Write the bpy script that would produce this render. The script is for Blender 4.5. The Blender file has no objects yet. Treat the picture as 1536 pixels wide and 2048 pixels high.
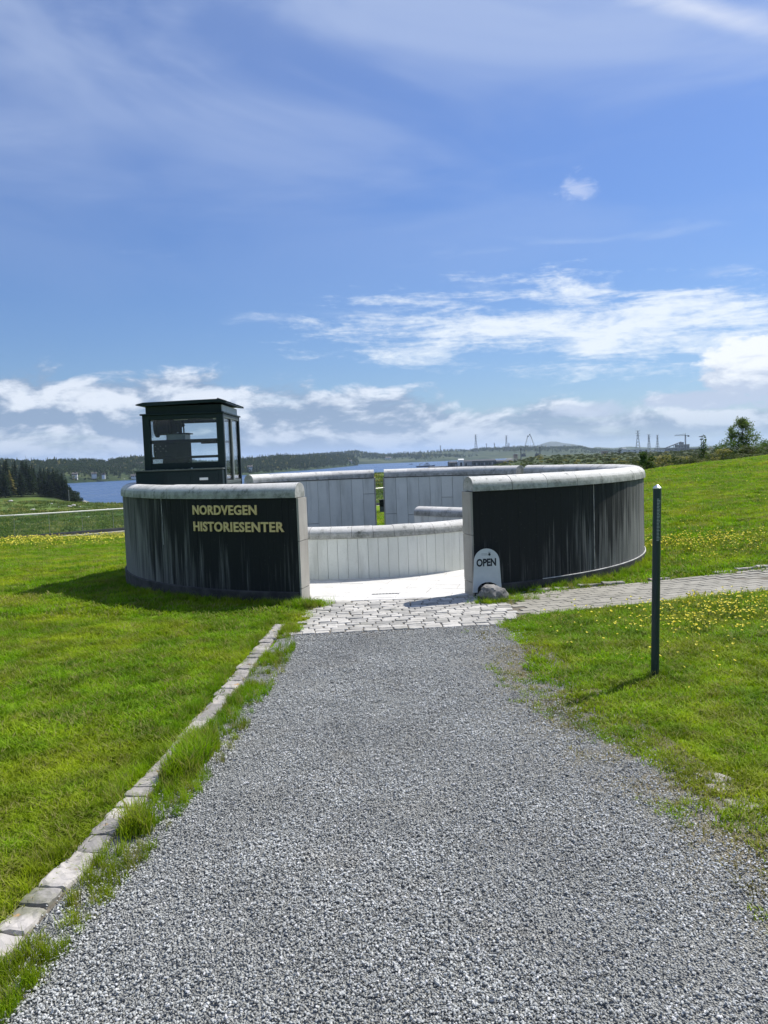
import bpy, bmesh, math, random
import numpy as np
from mathutils import Vector, Matrix, Euler, noise as mnoise
R = math.radians
rnd = random.Random(7)
nrg = np.random.default_rng(11)
scene = bpy.context.scene
C = scene.collection

# ------------------------------------------------------------------ camera
F = 1538.0                      # focal length in photo pixels (photo is 1536 x 2048)
EYE = 1.6
PITCH = math.atan(109 / 1538.0)
ROLL = 0.035
fw = Vector((0, math.cos(PITCH), -math.sin(PITCH)))
u0 = Vector((0, math.sin(PITCH), math.cos(PITCH)))
r0 = Vector((1, 0, 0))
upv = math.cos(ROLL) * u0 + math.sin(ROLL) * r0
rtv = math.cos(ROLL) * r0 - math.sin(ROLL) * u0
cam = bpy.data.cameras.new('camera')
cam.sensor_fit = 'VERTICAL'; cam.sensor_height = 36.0; cam.lens = F / 2048 * 36.0
cam.clip_start = 0.05; cam.clip_end = 40000
camo = bpy.data.objects.new('camera', cam); C.objects.link(camo)
m = Matrix.Identity(4)
for i in range(3):
    m[i][0] = rtv[i]; m[i][1] = upv[i]; m[i][2] = -fw[i]
m[2][3] = EYE
camo.matrix_world = m
scene.camera = camo

def ray(x, y): return fw + rtv * ((x - 768) / F) - upv * ((y - 1024) / F)
def gnd(x, y, z=0.0):
    d = ray(x, y); p = Vector((0, 0, EYE)) + d * ((z - EYE) / d.z); return p
def at(x, y, Y):
    d = ray(x, y); return Vector((0, 0, EYE)) + d * (Y / d.y)
def hor(x): return 915 - ROLL * (x - 768)

# ------------------------------------------------------------------ light
SUN_AZ = R(54); SUN_EL = R(54.5)
sun = bpy.data.lights.new('sun', 'SUN'); sun.energy = 4.8; sun.angle = R(0.53); sun.color = (1.0, 0.955, 0.89)
suno = bpy.data.objects.new('sun', sun); C.objects.link(suno)
sd = Vector((math.sin(SUN_AZ) * math.cos(SUN_EL), math.cos(SUN_AZ) * math.cos(SUN_EL), math.sin(SUN_EL)))
suno.rotation_euler = sd.to_track_quat('Z', 'Y').to_euler()
suno.location = (20, 15, 30)

scene.view_settings.view_transform = 'Standard'
scene.view_settings.look = 'None'
scene.view_settings.gamma = 1.0
scene.view_settings.use_curve_mapping = False
scene.view_settings.exposure = 0.40
scene.render.engine = 'CYCLES'
scene.cycles.volume_bounces = 1
scene.cycles.max_bounces = 7; scene.cycles.diffuse_bounces = 4; scene.cycles.glossy_bounces = 3; scene.cycles.transmission_bounces = 4
scene.cycles.transparent_max_bounces = 16

class NB:
    """small node-building helper"""
    def __init__(s, tree): s.t = tree; s.n = tree.nodes; s.l = tree.links
    def node(s, typ, **kw):
        n = s.n.new(typ)
        for k, v in kw.items(): setattr(n, k, v)
        return n
    def put(s, sock, v):
        if hasattr(v, 'is_output'): s.l.new(v, sock)
        elif isinstance(v, (tuple, list)) and len(v) == 3 and sock.type == 'RGBA': sock.default_value = (*v, 1)
        else: sock.default_value = v
    def m(s, op, a, b=None, c=None, clamp=False):
        n = s.node('ShaderNodeMath', operation=op, use_clamp=clamp)
        s.put(n.inputs[0], a)
        if b is not None: s.put(n.inputs[1], b)
        if c is not None: s.put(n.inputs[2], c)
        return n.outputs[0]
    def ss(s, v, lo, hi, o0=0.0, o1=1.0):
        n = s.node('ShaderNodeMapRange', interpolation_type='SMOOTHSTEP')
        s.put(n.inputs[0], v); s.put(n.inputs[1], lo); s.put(n.inputs[2], hi); s.put(n.inputs[3], o0); s.put(n.inputs[4], o1)
        return n.outputs[0]
    def lin(s, v, lo, hi, o0=0.0, o1=1.0):
        n = s.node('ShaderNodeMapRange')
        s.put(n.inputs[0], v); s.put(n.inputs[1], lo); s.put(n.inputs[2], hi); s.put(n.inputs[3], o0); s.put(n.inputs[4], o1)
        return n.outputs[0]
    def xyz(s, x, y, z=0.0):
        n = s.node('ShaderNodeCombineXYZ'); s.put(n.inputs[0], x); s.put(n.inputs[1], y); s.put(n.inputs[2], z); return n.outputs[0]
    def sep(s, v):
        n = s.node('ShaderNodeSeparateXYZ'); s.put(n.inputs[0], v); return n.outputs
    def noise(s, vec, scale=5.0, detail=4.0, rough=0.5, dist=0.0):
        n = s.node('ShaderNodeTexNoise'); n.noise_dimensions = '3D'
        if vec is not None: s.put(n.inputs['Vector'], vec)
        s.put(n.inputs['Scale'], scale); s.put(n.inputs['Detail'], detail); s.put(n.inputs['Roughness'], rough); s.put(n.inputs['Distortion'], dist)
        return n.outputs[0]
    def voro(s, vec, scale, feature='F1', out='Distance'):
        n = s.node('ShaderNodeTexVoronoi', feature=feature)
        if vec is not None: s.put(n.inputs['Vector'], vec)
        s.put(n.inputs['Scale'], scale)
        return n.outputs[out]
    def mix(s, f, a, b, mode='MIX'):
        n = s.node('ShaderNodeMix', data_type='RGBA', blend_type=mode)
        s.put(n.inputs[0], f); s.put(n.inputs[6], a); s.put(n.inputs[7], b)
        return n.outputs[2]
    def vscale(s, v, f):
        n = s.node('ShaderNodeMix', data_type='RGBA', blend_type='MULTIPLY'); n.inputs[0].default_value = 1
        s.put(n.inputs[6], v); s.l.new(s.xyz(f, f, f), n.inputs[7]); return n.outputs[2]

# ------------------------------------------------------------------ sky
world = bpy.data.worlds.new('World'); scene.world = world; world.use_nodes = True
world.node_tree.nodes.clear()
b = NB(world.node_tree)
sky = b.node('ShaderNodeTexSky', sky_type='NISHITA')
sky.sun_disc = False; sky.sun_elevation = SUN_EL; sky.sun_rotation = SUN_AZ
sky.altitude = 20; sky.air_density = 1.0; sky.dust_density = 0.6; sky.ozone_density = 2.0
tc = b.node('ShaderNodeTexCoord').outputs['Generated']
dx, dy, dz = b.sep(tc)
az = b.m('ARCTAN2', dx, dy); el = b.m('ARCSINE', b.m('MINIMUM', b.m('MAXIMUM', dz, -1.0), 1.0))
skyc = b.mix(1.0, sky.outputs[0], b.mix(b.ss(el, 0.0, 0.42), (0.52, 0.66, 0.88), (0.54, 0.71, 1.04)), 'MULTIPLY')
hz = b.ss(el, 0.0, 0.30)
# 1. thin high veil
vv = b.xyz(b.m('ADD', b.m('MULTIPLY', az, 1.2), b.m('MULTIPLY', el, 1.6)), b.m('MULTIPLY', el, 3.2), b.m('COSINE', az))
nv = b.noise(vv, 1.7, 4, 0.55, 0.6)
nv2 = b.noise(b.xyz(b.m('MULTIPLY', b.m('SUBTRACT', az, b.m('MULTIPLY', el, 2.0)), 2.0), b.m('MULTIPLY', el, 9.0), 3.3), 1.6, 5, 0.6, 0.3)
veil = b.m('MULTIPLY', b.m('ADD', b.m('ADD', b.m('MULTIPLY', b.ss(nv, 0.36, 0.66), 0.62), b.m('MULTIPLY', b.ss(nv2, 0.5, 0.8), 0.3)), b.ss(el, 0.25, 0.65, 0.0, 0.32)), b.ss(el, 0.13, 0.5))
# 2. cumulus bank low over the horizon
elw = b.noise(b.xyz(b.m('MULTIPLY', az, 1.0), 0.0, 0.7), 3.0, 3, 0.5)
eltop = b.m('ADD', b.m('MINIMUM', b.m('MAXIMUM', b.m('SUBTRACT', 0.086, b.m('MULTIPLY', az, 0.095)), 0.05), 0.135), b.m('MULTIPLY', b.m('SUBTRACT', elw, 0.5), 0.05))
cv = b.xyz(b.m('MULTIPLY', az, 1.0), b.m('MULTIPLY', el, 2.3), 0.31)
nc = b.noise(cv, 9.0, 7, 0.6, 0.25)
nc_up = b.noise(b.xyz(b.m('ADD', az, 0.012), b.m('ADD', b.m('MULTIPLY', el, 2.3), 0.035), 0.31), 9.0, 4, 0.55, 0.25)
bank = b.ss(b.m('ADD', b.m('SUBTRACT', eltop, el), b.m('MULTIPLY', b.m('SUBTRACT', nc, 0.5), 0.15)), -0.004, 0.022)
bank = b.m('MULTIPLY', bank, b.ss(b.noise(b.xyz(b.m('MULTIPLY', az, 1.0), b.m('MULTIPLY', el, 7.0), 1.9), 5.0, 5, 0.55, 0.3), 0.24, 0.44, 0.55, 1.0))
bank = b.m('MULTIPLY', bank, b.ss(el, -0.02, 0.03, 0.75, 1.0))
lit = b.ss(b.m('ADD', b.m('MULTIPLY', b.m('SUBTRACT', nc, nc_up), 3.2), b.m('MULTIPLY', b.m('SUBTRACT', nc, 0.5), 0.7)), -0.25, 0.42)
bankc = b.mix(b.m('MULTIPLY', lit, b.ss(el, 0.0, 0.06, 0.40, 1.0)), (0.215, 0.29, 0.42), (0.66, 0.70, 0.77))
# 3. bright sheet of altocumulus to the right
pa = b.m('SUBTRACT', az, 0.262); pe = b.m('SUBTRACT', el, 0.152)
pd = b.m('SQRT', b.m('ADD', b.m('POWER', b.m('DIVIDE', pa, 0.285), 2.0), b.m('POWER', b.m('DIVIDE', b.m('ADD', pe, b.m('MULTIPLY', pa, 0.02)), 0.055), 2.0)))
sv = b.xyz(b.m('ADD', b.m('MULTIPLY', az, 1.5), b.m('MULTIPLY', el, 0.9)), b.m('MULTIPLY', el, 8.5), 5.1)
ns = b.noise(sv, 5.2, 7, 0.62, 0.35)
ripple = b.noise(b.xyz(b.m('ADD', b.m('MULTIPLY', az, 3.0), el), b.m('MULTIPLY', el, 7.0), 2.0), 26.0, 3, 0.6, 0.4)
sheet = b.ss(b.m('ADD', b.m('SUBTRACT', 1.0, pd), b.m('ADD', b.m('MULTIPLY', b.m('SUBTRACT', ns, 0.5), 3.6), b.m('MULTIPLY', b.m('SUBTRACT', ripple, 0.5), 0.7))), -0.05, 1.05)
# generic thin streaks of the same sort elsewhere
ns2 = b.noise(b.xyz(b.m('MULTIPLY', az, 1.2), b.m('MULTIPLY', el, 8.0), 9.4), 3.1, 5, 0.6, 0.4)
streak = b.m('MULTIPLY', b.ss(ns2, 0.58, 0.78), b.m('MULTIPLY', b.ss(el, 0.04, 0.12), b.ss(el, 0.30, 0.2)))
# 4. cumulus mound at the right, 5. one small puff
def blob(a0, e0, ra, re, amp, k):
    d = b.m('SQRT', b.m('ADD', b.m('POWER', b.m('DIVIDE', b.m('SUBTRACT', az, a0), ra), 2.0), b.m('POWER', b.m('DIVIDE', b.m('SUBTRACT', el, e0), re), 2.0)))
    return b.m('ADD', b.m('SUBTRACT', 1.0, d), b.m('MULTIPLY', b.m('SUBTRACT', k, 0.5), amp))
nf = b.noise(cv, 22.0, 5, 0.6, 0.2)
mound = b.m('MAXIMUM', b.ss(blob(0.485, 0.085, 0.115, 0.046, 1.3, nf), 0.0, 0.22), b.ss(blob(0.40, 0.056, 0.10, 0.014, 1.8, nf), 0.05, 0.5))
mound = b.m('MAXIMUM', mound, b.m('MULTIPLY', b.ss(blob(0.27, 0.05, 0.07, 0.012, 2.2, nf), 0.0, 0.6), 0.75))
puff = b.m('MULTIPLY', b.ss(blob(0.253, 0.311, 0.028, 0.020, 2.6, b.noise(cv, 34.0, 5, 0.62, 0.5)), 0.1, 1.1), 0.55)
moundc = b.mix(b.ss(b.m('ADD', el, b.m('MULTIPLY', b.m('SUBTRACT', nf, 0.5), 0.12)), 0.062, 0.105), (0.40, 0.47, 0.60), (0.74, 0.77, 0.81))
STR = 0.092
col = b.mix(b.m('MULTIPLY', veil, 0.72), b.vscale(skyc, STR), (0.40, 0.48, 0.66))
col = b.mix(b.m('MULTIPLY', streak, 0.55), col, (0.50, 0.58, 0.72))
col = b.mix(b.m('MULTIPLY', bank, 0.9), col, bankc)
col = b.mix(b.m('MULTIPLY', sheet, 0.9), col, (0.70, 0.75, 0.80))
wisp = b.m('MULTIPLY', b.ss(b.m('ADD', b.m('SUBTRACT', 1.0, b.m('SQRT', b.m('ADD', b.m('POWER', b.m('DIVIDE', b.m('SUBTRACT', az, 0.40), 0.16), 2.0), b.m('POWER', b.m('DIVIDE', b.m('ADD', b.m('SUBTRACT', el, 0.462), b.m('MULTIPLY', b.m('SUBTRACT', az, 0.40), 0.42)), 0.022), 2.0)))), b.m('MULTIPLY', b.m('SUBTRACT', nv2, 0.5), 2.2)), 0.0, 1.1), 0.75)
col = b.mix(wisp, col, (0.62, 0.66, 0.76))
col = b.mix(mound, col, moundc)
col = b.mix(puff, col, (0.52, 0.58, 0.74))
bg = b.node('ShaderNodeBackground'); b.l.new(col, bg.inputs[0]); bg.inputs[1].default_value = 1.0
wo = b.node('ShaderNodeOutputWorld'); b.l.new(bg.outputs[0], wo.inputs[0])

# ------------------------------------------------------------------ helpers
def link(o, parent=None):
    C.objects.link(o)
    if parent is not None: o.parent = parent
    return o
def mesh(name, verts, faces, mat=None, smooth=False):
    me = bpy.data.meshes.new(name); me.from_pydata([tuple(v) for v in verts], [], faces); me.update()
    if mat: me.materials.append(mat)
    if smooth:
        me.polygons.foreach_set('use_smooth', [True] * len(me.polygons))
    return me
def obj(name, me, parent=None, loc=None, rot=None, scale=None):
    o = bpy.data.objects.new(name, me); link(o, parent)
    if loc is not None: o.location = loc
    if rot is not None: o.rotation_euler = rot
    if scale is not None: o.scale = scale
    return o
def tag(o, label=None, cat=None, group=None, kind=None):
    if label: o['label'] = label
    if cat: o['category'] = cat
    if group: o['group'] = group
    if kind: o['kind'] = kind
    return o
def thing(name, label, cat, loc=(0, 0, 0), group=None, rotz=0):
    o = bpy.data.objects.new(name, None); o.empty_display_size = 0.2; link(o); o.location = loc; o.rotation_euler = (0, 0, rotz)
    return tag(o, label, cat, group)

class MB:
    """collects simple solids into one mesh"""
    def __init__(s): s.v = []; s.f = []
    def add(s, v, f):
        k = len(s.v); s.v += [tuple(p) for p in v]; s.f += [tuple(i + k for i in q) for q in f]; return s
    def box(s, x0, x1, y0, y1, z0, z1):
        v = [(x, y, z) for z in (z0, z1) for y in (y0, y1) for x in (x0, x1)]
        return s.add(v, [(0, 2, 3, 1), (4, 5, 7, 6), (0, 1, 5, 4), (2, 6, 7, 3), (0, 4, 6, 2), (1, 3, 7, 5)])
    def bar(s, a, b_, w, h=None, n=4, w2=None):
        a = Vector(a); b_ = Vector(b_); d = (b_ - a).normalized()
        ref = Vector((0, 0, 1)) if abs(d.z) < 0.95 else Vector((0, 1, 0))
        x = d.cross(ref).normalized(); y = x.cross(d)
        v = []; h = h or w; w2 = w2 if w2 is not None else w
        for p, k in ((a, 1.0), (b_, w2 / w)):
            for i in range(n):
                t = 2 * math.pi * (i + 0.5) / n; q = 1 / math.cos(math.pi / n) if n == 4 else 1
                v.append(p + x * (math.cos(t) * w / 2 * q * k) + y * (math.sin(t) * h / 2 * q * k))
        f = [(i, (i + 1) % n, n + (i + 1) % n, n + i) for i in range(n)] + [tuple(range(n - 1, -1, -1)), tuple(range(n, 2 * n))]
        return s.add(v, f)
    def lathe(s, prof, n=16, c=(0, 0, 0)):
        k0 = []
        v = []
        for r_, z in prof:
            for i in range(n):
                t = 2 * math.pi * i / n; v.append((c[0] + r_ * math.cos(t), c[1] + r_ * math.sin(t), c[2] + z))
        f = []
        for j in range(len(prof) - 1):
            for i in range(n): f.append((j * n + i, j * n + (i + 1) % n, (j + 1) * n + (i + 1) % n, (j + 1) * n + i))
        f.append(tuple(range(n - 1, -1, -1))); f.append(tuple(range((len(prof) - 1) * n, len(prof) * n)))
        return s.add(v, f)
    def build(s, name, mat, parent=None, smooth=False, loc=None, rot=None, bevel=0):
        me = mesh(name, s.v, s.f, mat, smooth)
        if bevel:
            bm = bmesh.new(); bm.from_mesh(me)
            bmesh.ops.bevel(bm, geom=bm.edges[:], offset=bevel, segments=1, affect='EDGES'); bm.to_mesh(me); bm.free()
        return obj(name, me, parent, loc, rot)

def pmat(name, rough=0.8, metallic=0.0, spec=0.5):
    mt = bpy.data.materials.new(name); mt.use_nodes = True
    b = NB(mt.node_tree); p = b.n['Principled BSDF']
    p.inputs['Roughness'].default_value = rough; p.inputs['Metallic'].default_value = metallic
    p.inputs['Specular IOR Level'].default_value = spec
    return mt, b, p
def bump(b, p, h, dist=0.01, strength=0.6):
    n = b.node('ShaderNodeBump'); n.inputs['Distance'].default_value = dist; n.inputs['Strength'].default_value = strength
    b.put(n.inputs['Height'], h); b.l.new(n.outputs[0], p.inputs['Normal'])
def wpos(b): return b.node('ShaderNodeNewGeometry').outputs['Position']
def opos(b): return b.node('ShaderNodeTexCoord').outputs['Object']
def orand(b): return b.node('ShaderNodeObjectInfo').outputs['Random']
def simple(name, c0, c1, scale=6, rough=0.7, metallic=0.0, spec=0.4, bmp=0.0, bdist=0.01, rv=0.0):
    mt, b, p = pmat(name, rough, metallic, spec)
    pos = wpos(b); n = b.noise(pos, scale, 6, 0.6)
    c = b.mix(b.ss(n, 0.3, 0.7), c0, c1)
    if rv:
        c = b.mix(1.0, c, b.xyz(*(b.lin(orand(b), 0, 1, 1 - rv, 1 + rv),) * 3), 'MULTIPLY')
    b.l.new(c, p.inputs['Base Color'])
    if bmp: bump(b, p, b.noise(pos, scale * 4, 4, 0.6), bdist, bmp)
    return mt

# ------------------------------------------------------------------ materials
def mat_ground():
    mt, b, p = pmat('ground_turf', 0.9, 0, 0.15)
    a = b.node('ShaderNodeAttribute'); a.attribute_name = 'zone'
    z = a.outputs['Fac']
    pos = wpos(b)
    n1 = b.noise(pos, 0.35, 5, 0.6); n2 = b.noise(pos, 7.0, 6, 0.65); n3 = b.noise(pos, 60.0, 3, 0.6); nb = b.noise(pos, 0.02, 5, 0.6)
    lawn = b.mix(b.ss(n2, 0.3, 0.7), (0.085, 0.165, 0.005), (0.170, 0.280, 0.008))
    lawn = b.mix(b.ss(n1, 0.4, 0.72), lawn, (0.165, 0.235, 0.015))
    lawn = b.mix(b.m('MULTIPLY', b.ss(n3, 0.5, 0.75), 0.5), lawn, (0.030, 0.060, 0.008))
    pz = b.node('ShaderNodeMapping'); pz.inputs['Scale'].default_value = (0.10, 0.05, 0.3); b.l.new(pos, pz.inputs[0])
    fn = b.noise(pz.outputs[0], 1.0, 8, 0.68)
    field = b.mix(b.ss(fn, 0.35, 0.65), (0.034, 0.066, 0.010), (0.105, 0.155, 0.022))
    field = b.mix(b.m('MULTIPLY', b.ss(b.noise(pos, 0.16, 7, 0.7), 0.50, 0.66), 0.7), field, (0.060, 0.072, 0.034))
    moor = b.mix(b.ss(b.noise(pos, 0.06, 8, 0.7), 0.35, 0.65), (0.022, 0.038, 0.010), (0.065, 0.088, 0.022))
    moor = b.mix(b.m('MULTIPLY', b.ss(nb, 0.5, 0.62), 0.7), moor, (0.045, 0.040, 0.028))
    c = b.mix(b.lin(z, 0, 1), lawn, field); c = b.mix(b.lin(z, 1, 2), c, moor)
    rk = b.m('MULTIPLY', b.ss(b.sep(pos)[2], -12.6, -13.4), 1.0)
    c = b.mix(rk, c, (0.16, 0.15, 0.13))
    b.l.new(c, p.inputs['Base Color'])
    bump(b, p, b.m('ADD', n2, b.m('MULTIPLY', n3, 0.5)), 0.03, 0.6)
    return mt
M_ground = mat_ground()

def mat_blade(name, c0, c1, c2, dryness=0.12):
    mt = bpy.data.materials.new(name); mt.use_nodes = True
    b = NB(mt.node_tree); p = b.n['Principled BSDF']; out = b.n['Material Output']
    r_ = orand(b); pos = wpos(b)
    n = b.noise(pos, 0.9, 4, 0.6)
    c = b.mix(r_, c0, c1)
    c = b.mix(b.ss(n, 0.42, 0.66), c, c2)
    c = b.mix(1.0, c, b.xyz(*(b.ss(b.noise(pos, 3.2, 3, 0.6), 0.3, 0.7, 0.64, 1.32),) * 3), 'MULTIPLY')
    dry = b.m('LESS_THAN', b.m('FRACT', b.m('MULTIPLY', r_, 37.7)), dryness)
    c = b.mix(b.m('MULTIPLY', dry, 0.75), c, (0.30, 0.27, 0.10))
    b.l.new(c, p.inputs['Base Color']); p.inputs['Roughness'].default_value = 0.65; p.inputs['Specular IOR Level'].default_value = 0.18
    tr = b.node('ShaderNodeBsdfTranslucent'); b.l.new(b.mix(1.0, c, (1.15, 1.2, 0.6), 'MULTIPLY'), tr.inputs[0])
    mx = b.node('ShaderNodeMixShader'); mx.inputs[0].default_value = 0.42
    b.l.new(p.outputs[0], mx.inputs[1]); b.l.new(tr.outputs[0], mx.inputs[2]); b.l.new(mx.outputs[0], out.inputs[0])
    return mt
M_blade = mat_blade('grass_blade', (0.110, 0.230, 0.003), (0.195, 0.325, 0.006), (0.275, 0.340, 0.014), 0.2)
M_dry = mat_blade('dry_blade', (0.16, 0.17, 0.035), (0.30, 0.25, 0.09), (0.22, 0.20, 0.06), 0.2)
M_scrubgrass = mat_blade('pasture_blade', (0.040, 0.075, 0.010), (0.100, 0.150, 0.018), (0.110, 0.140, 0.030), 0.2)
M_leaf = mat_blade('shrub_leaf', (0.050, 0.100, 0.020), (0.100, 0.165, 0.030), (0.120, 0.170, 0.040), 0.05)
M_scrub = mat_blade('scrub_leaf', (0.028, 0.052, 0.014), (0.075, 0.100, 0.028), (0.085, 0.095, 0.035), 0.12)
M_conifer = mat_blade('conifer_needles', (0.010, 0.022, 0.011), (0.022, 0.042, 0.017), (0.026, 0.046, 0.015), 0.02)
M_wood = mat_blade('far_wood_leaf', (0.020, 0.042, 0.018), (0.046, 0.075, 0.026), (0.055, 0.082, 0.028), 0.03)
M_bark = simple('bark', (0.05, 0.04, 0.03), (0.10, 0.085, 0.07), 8, 0.9, bmp=0.5)
M_petal = simple('yellow_petal', (0.86, 0.72, 0.03), (0.90, 0.80, 0.10), 20, 0.5)
M_stem = simple('flower_stem', (0.08, 0.14, 0.02), (0.10, 0.17, 0.02), 20, 0.6)

def mat_stone(name, c0, c1, speck=(0.05, 0.05, 0.05), rv=0.22, sc=90, rough=0.8, sp=0.35, moss=0.0):
    mt, b, p = pmat(name, rough, 0, 0.3)
    pos = wpos(b); r_ = orand(b)
    n = b.noise(pos, 5, 6, 0.65); f = b.noise(pos, sc, 3, 0.7); g = b.noise(pos, sc * 0.25, 6, 0.7)
    c = b.mix(b.ss(n, 0.3, 0.7), c0, c1)
    c = b.mix(b.m('MULTIPLY', b.ss(f, 0.54, 0.68), sp), c, speck)
    c = b.mix(b.m('MULTIPLY', b.ss(g, 0.56, 0.70), sp * 0.9), c, speck)
    c = b.mix(1.0, c, b.xyz(b.lin(r_, 0, 1, 1 - rv, 1 + rv * 0.5), b.lin(r_, 0, 1, 1 - rv, 1 + rv * 0.45), b.lin(r_, 0, 1, 1 - rv, 1 + rv * 0.4)), 'MULTIPLY')
    if moss:
        c = b.mix(b.m('MULTIPLY', b.ss(b.noise(pos, 3.1, 6, 0.7), 0.52, 0.66), moss), c, (0.10, 0.11, 0.05))
        c = b.mix(b.m('MULTIPLY', b.ss(b.noise(pos, 7.7, 5, 0.7), 0.62, 0.70), moss * 1.3), c, (0.36, 0.22, 0.09))
    b.l.new(c, p.inputs['Base Color'])
    bump(b, p, b.m('ADD', b.m('MULTIPLY', f, 0.4), b.noise(pos, sc * 0.3, 5, 0.7)), 0.004, 0.8)
    return mt
M_sett = mat_stone('granite_sett', (0.34, 0.33, 0.30), (0.46, 0.45, 0.42), (0.12, 0.115, 0.11), 0.32, 45, moss=0.2)
M_kerb = mat_stone('kerb_granite', (0.28, 0.265, 0.245), (0.40, 0.38, 0.355), (0.10, 0.095, 0.085), 0.34, 30, moss=0.7)
M_paver = mat_stone('path_paver', (0.225, 0.215, 0.18), (0.31, 0.295, 0.25), (0.15, 0.14, 0.12), 0.08, 60)
M_floor = mat_stone('pale_granite_floor', (0.54, 0.53, 0.50), (0.63, 0.62, 0.59), (0.36, 0.35, 0.33), 0.10, 60, 0.7, 0.3)
M_joint = simple('joint_sand', (0.09, 0.08, 0.06), (0.18, 0.16, 0.125), 30, 0.95, bmp=0.6)
M_gap = simple('slab_joint', (0.14, 0.14, 0.135), (0.20, 0.20, 0.19), 12, 0.9)
M_boulder = mat_stone('boulder', (0.10, 0.098, 0.09), (0.27, 0.26, 0.245), (0.05, 0.05, 0.045), 0.1, 30, moss=0.35)
M_rock = mat_stone('field_rock', (0.30, 0.29, 0.27), (0.46, 0.45, 0.43), (0.12, 0.12, 0.11), 0.2, 6, moss=0.3)

def mat_slab(name, c0, c1, dark):
    mt, b, p = pmat(name, 0.7, 0, 0.35)
    pos = wpos(b); r_ = orand(b); x, y, z = b.sep(pos)
    f = b.noise(pos, 55, 4, 0.7); n = b.noise(pos, 2.2, 6, 0.6)
    run = b.noise(b.xyz(b.m('MULTIPLY', x, 5.0), b.m('MULTIPLY', y, 5.0), b.m('MULTIPLY', z, 0.9)), 1.3, 6, 0.6)
    c = b.mix(b.ss(n, 0.3, 0.7), c0, c1)
    c = b.mix(b.m('MULTIPLY', b.ss(run, 0.48, 0.72), 0.65), c, dark)
    c = b.mix(b.m('MULTIPLY', b.ss(f, 0.5, 0.68), 0.25), c, dark)
    c = b.mix(1.0, c, b.xyz(*(b.lin(r_, 0, 1, 0.93, 1.05),) * 3), 'MULTIPLY')
    b.l.new(c, p.inputs['Base Color']); bump(b, p, f, 0.002, 0.5)
    return mt
M_slab = mat_slab('wall_slab_granite', (0.54, 0.56, 0.51), (0.61, 0.625, 0.57), (0.385, 0.40, 0.36))
M_parslab = mat_slab('parapet_slab_granite', (0.62, 0.645, 0.60), (0.69, 0.71, 0.665), (0.45, 0.465, 0.43))

def mat_cope():
    mt, b, p = pmat('coping_granite', 0.75, 0, 0.3)
    pos = wpos(b); r_ = orand(b)
    f = b.noise(pos, 70, 4, 0.7); n = b.noise(pos, 2.6, 8, 0.68); bl = b.noise(pos, 9, 9, 0.75)
    c = b.mix(b.ss(f, 0.35, 0.65), (0.50, 0.49, 0.465), (0.64, 0.63, 0.60))
    c = b.mix(b.m('MULTIPLY', b.ss(n, 0.45, 0.68), 0.45), c, (0.40, 0.41, 0.36))
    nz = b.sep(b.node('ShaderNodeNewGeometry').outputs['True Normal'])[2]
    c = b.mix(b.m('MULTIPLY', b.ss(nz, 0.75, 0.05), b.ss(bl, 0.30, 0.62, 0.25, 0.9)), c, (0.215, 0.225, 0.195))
    # lichen and soot blotches, more of them on the skirts
    c = b.mix(b.m('MULTIPLY', b.ss(bl, 0.52, 0.68), b.ss(n, 0.38, 0.58, 0.15, 1.0)), c, (0.11, 0.115, 0.10))
    c = b.mix(1.0, c, b.xyz(*(b.lin(r_, 0, 1, 0.86, 1.08),) * 3), 'MULTIPLY')
    b.l.new(c, p.inputs['Base Color']); bump(b, p, b.m('ADD', f, bl), 0.004, 0.5)
    return mt
M_cope = mat_cope()

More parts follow.
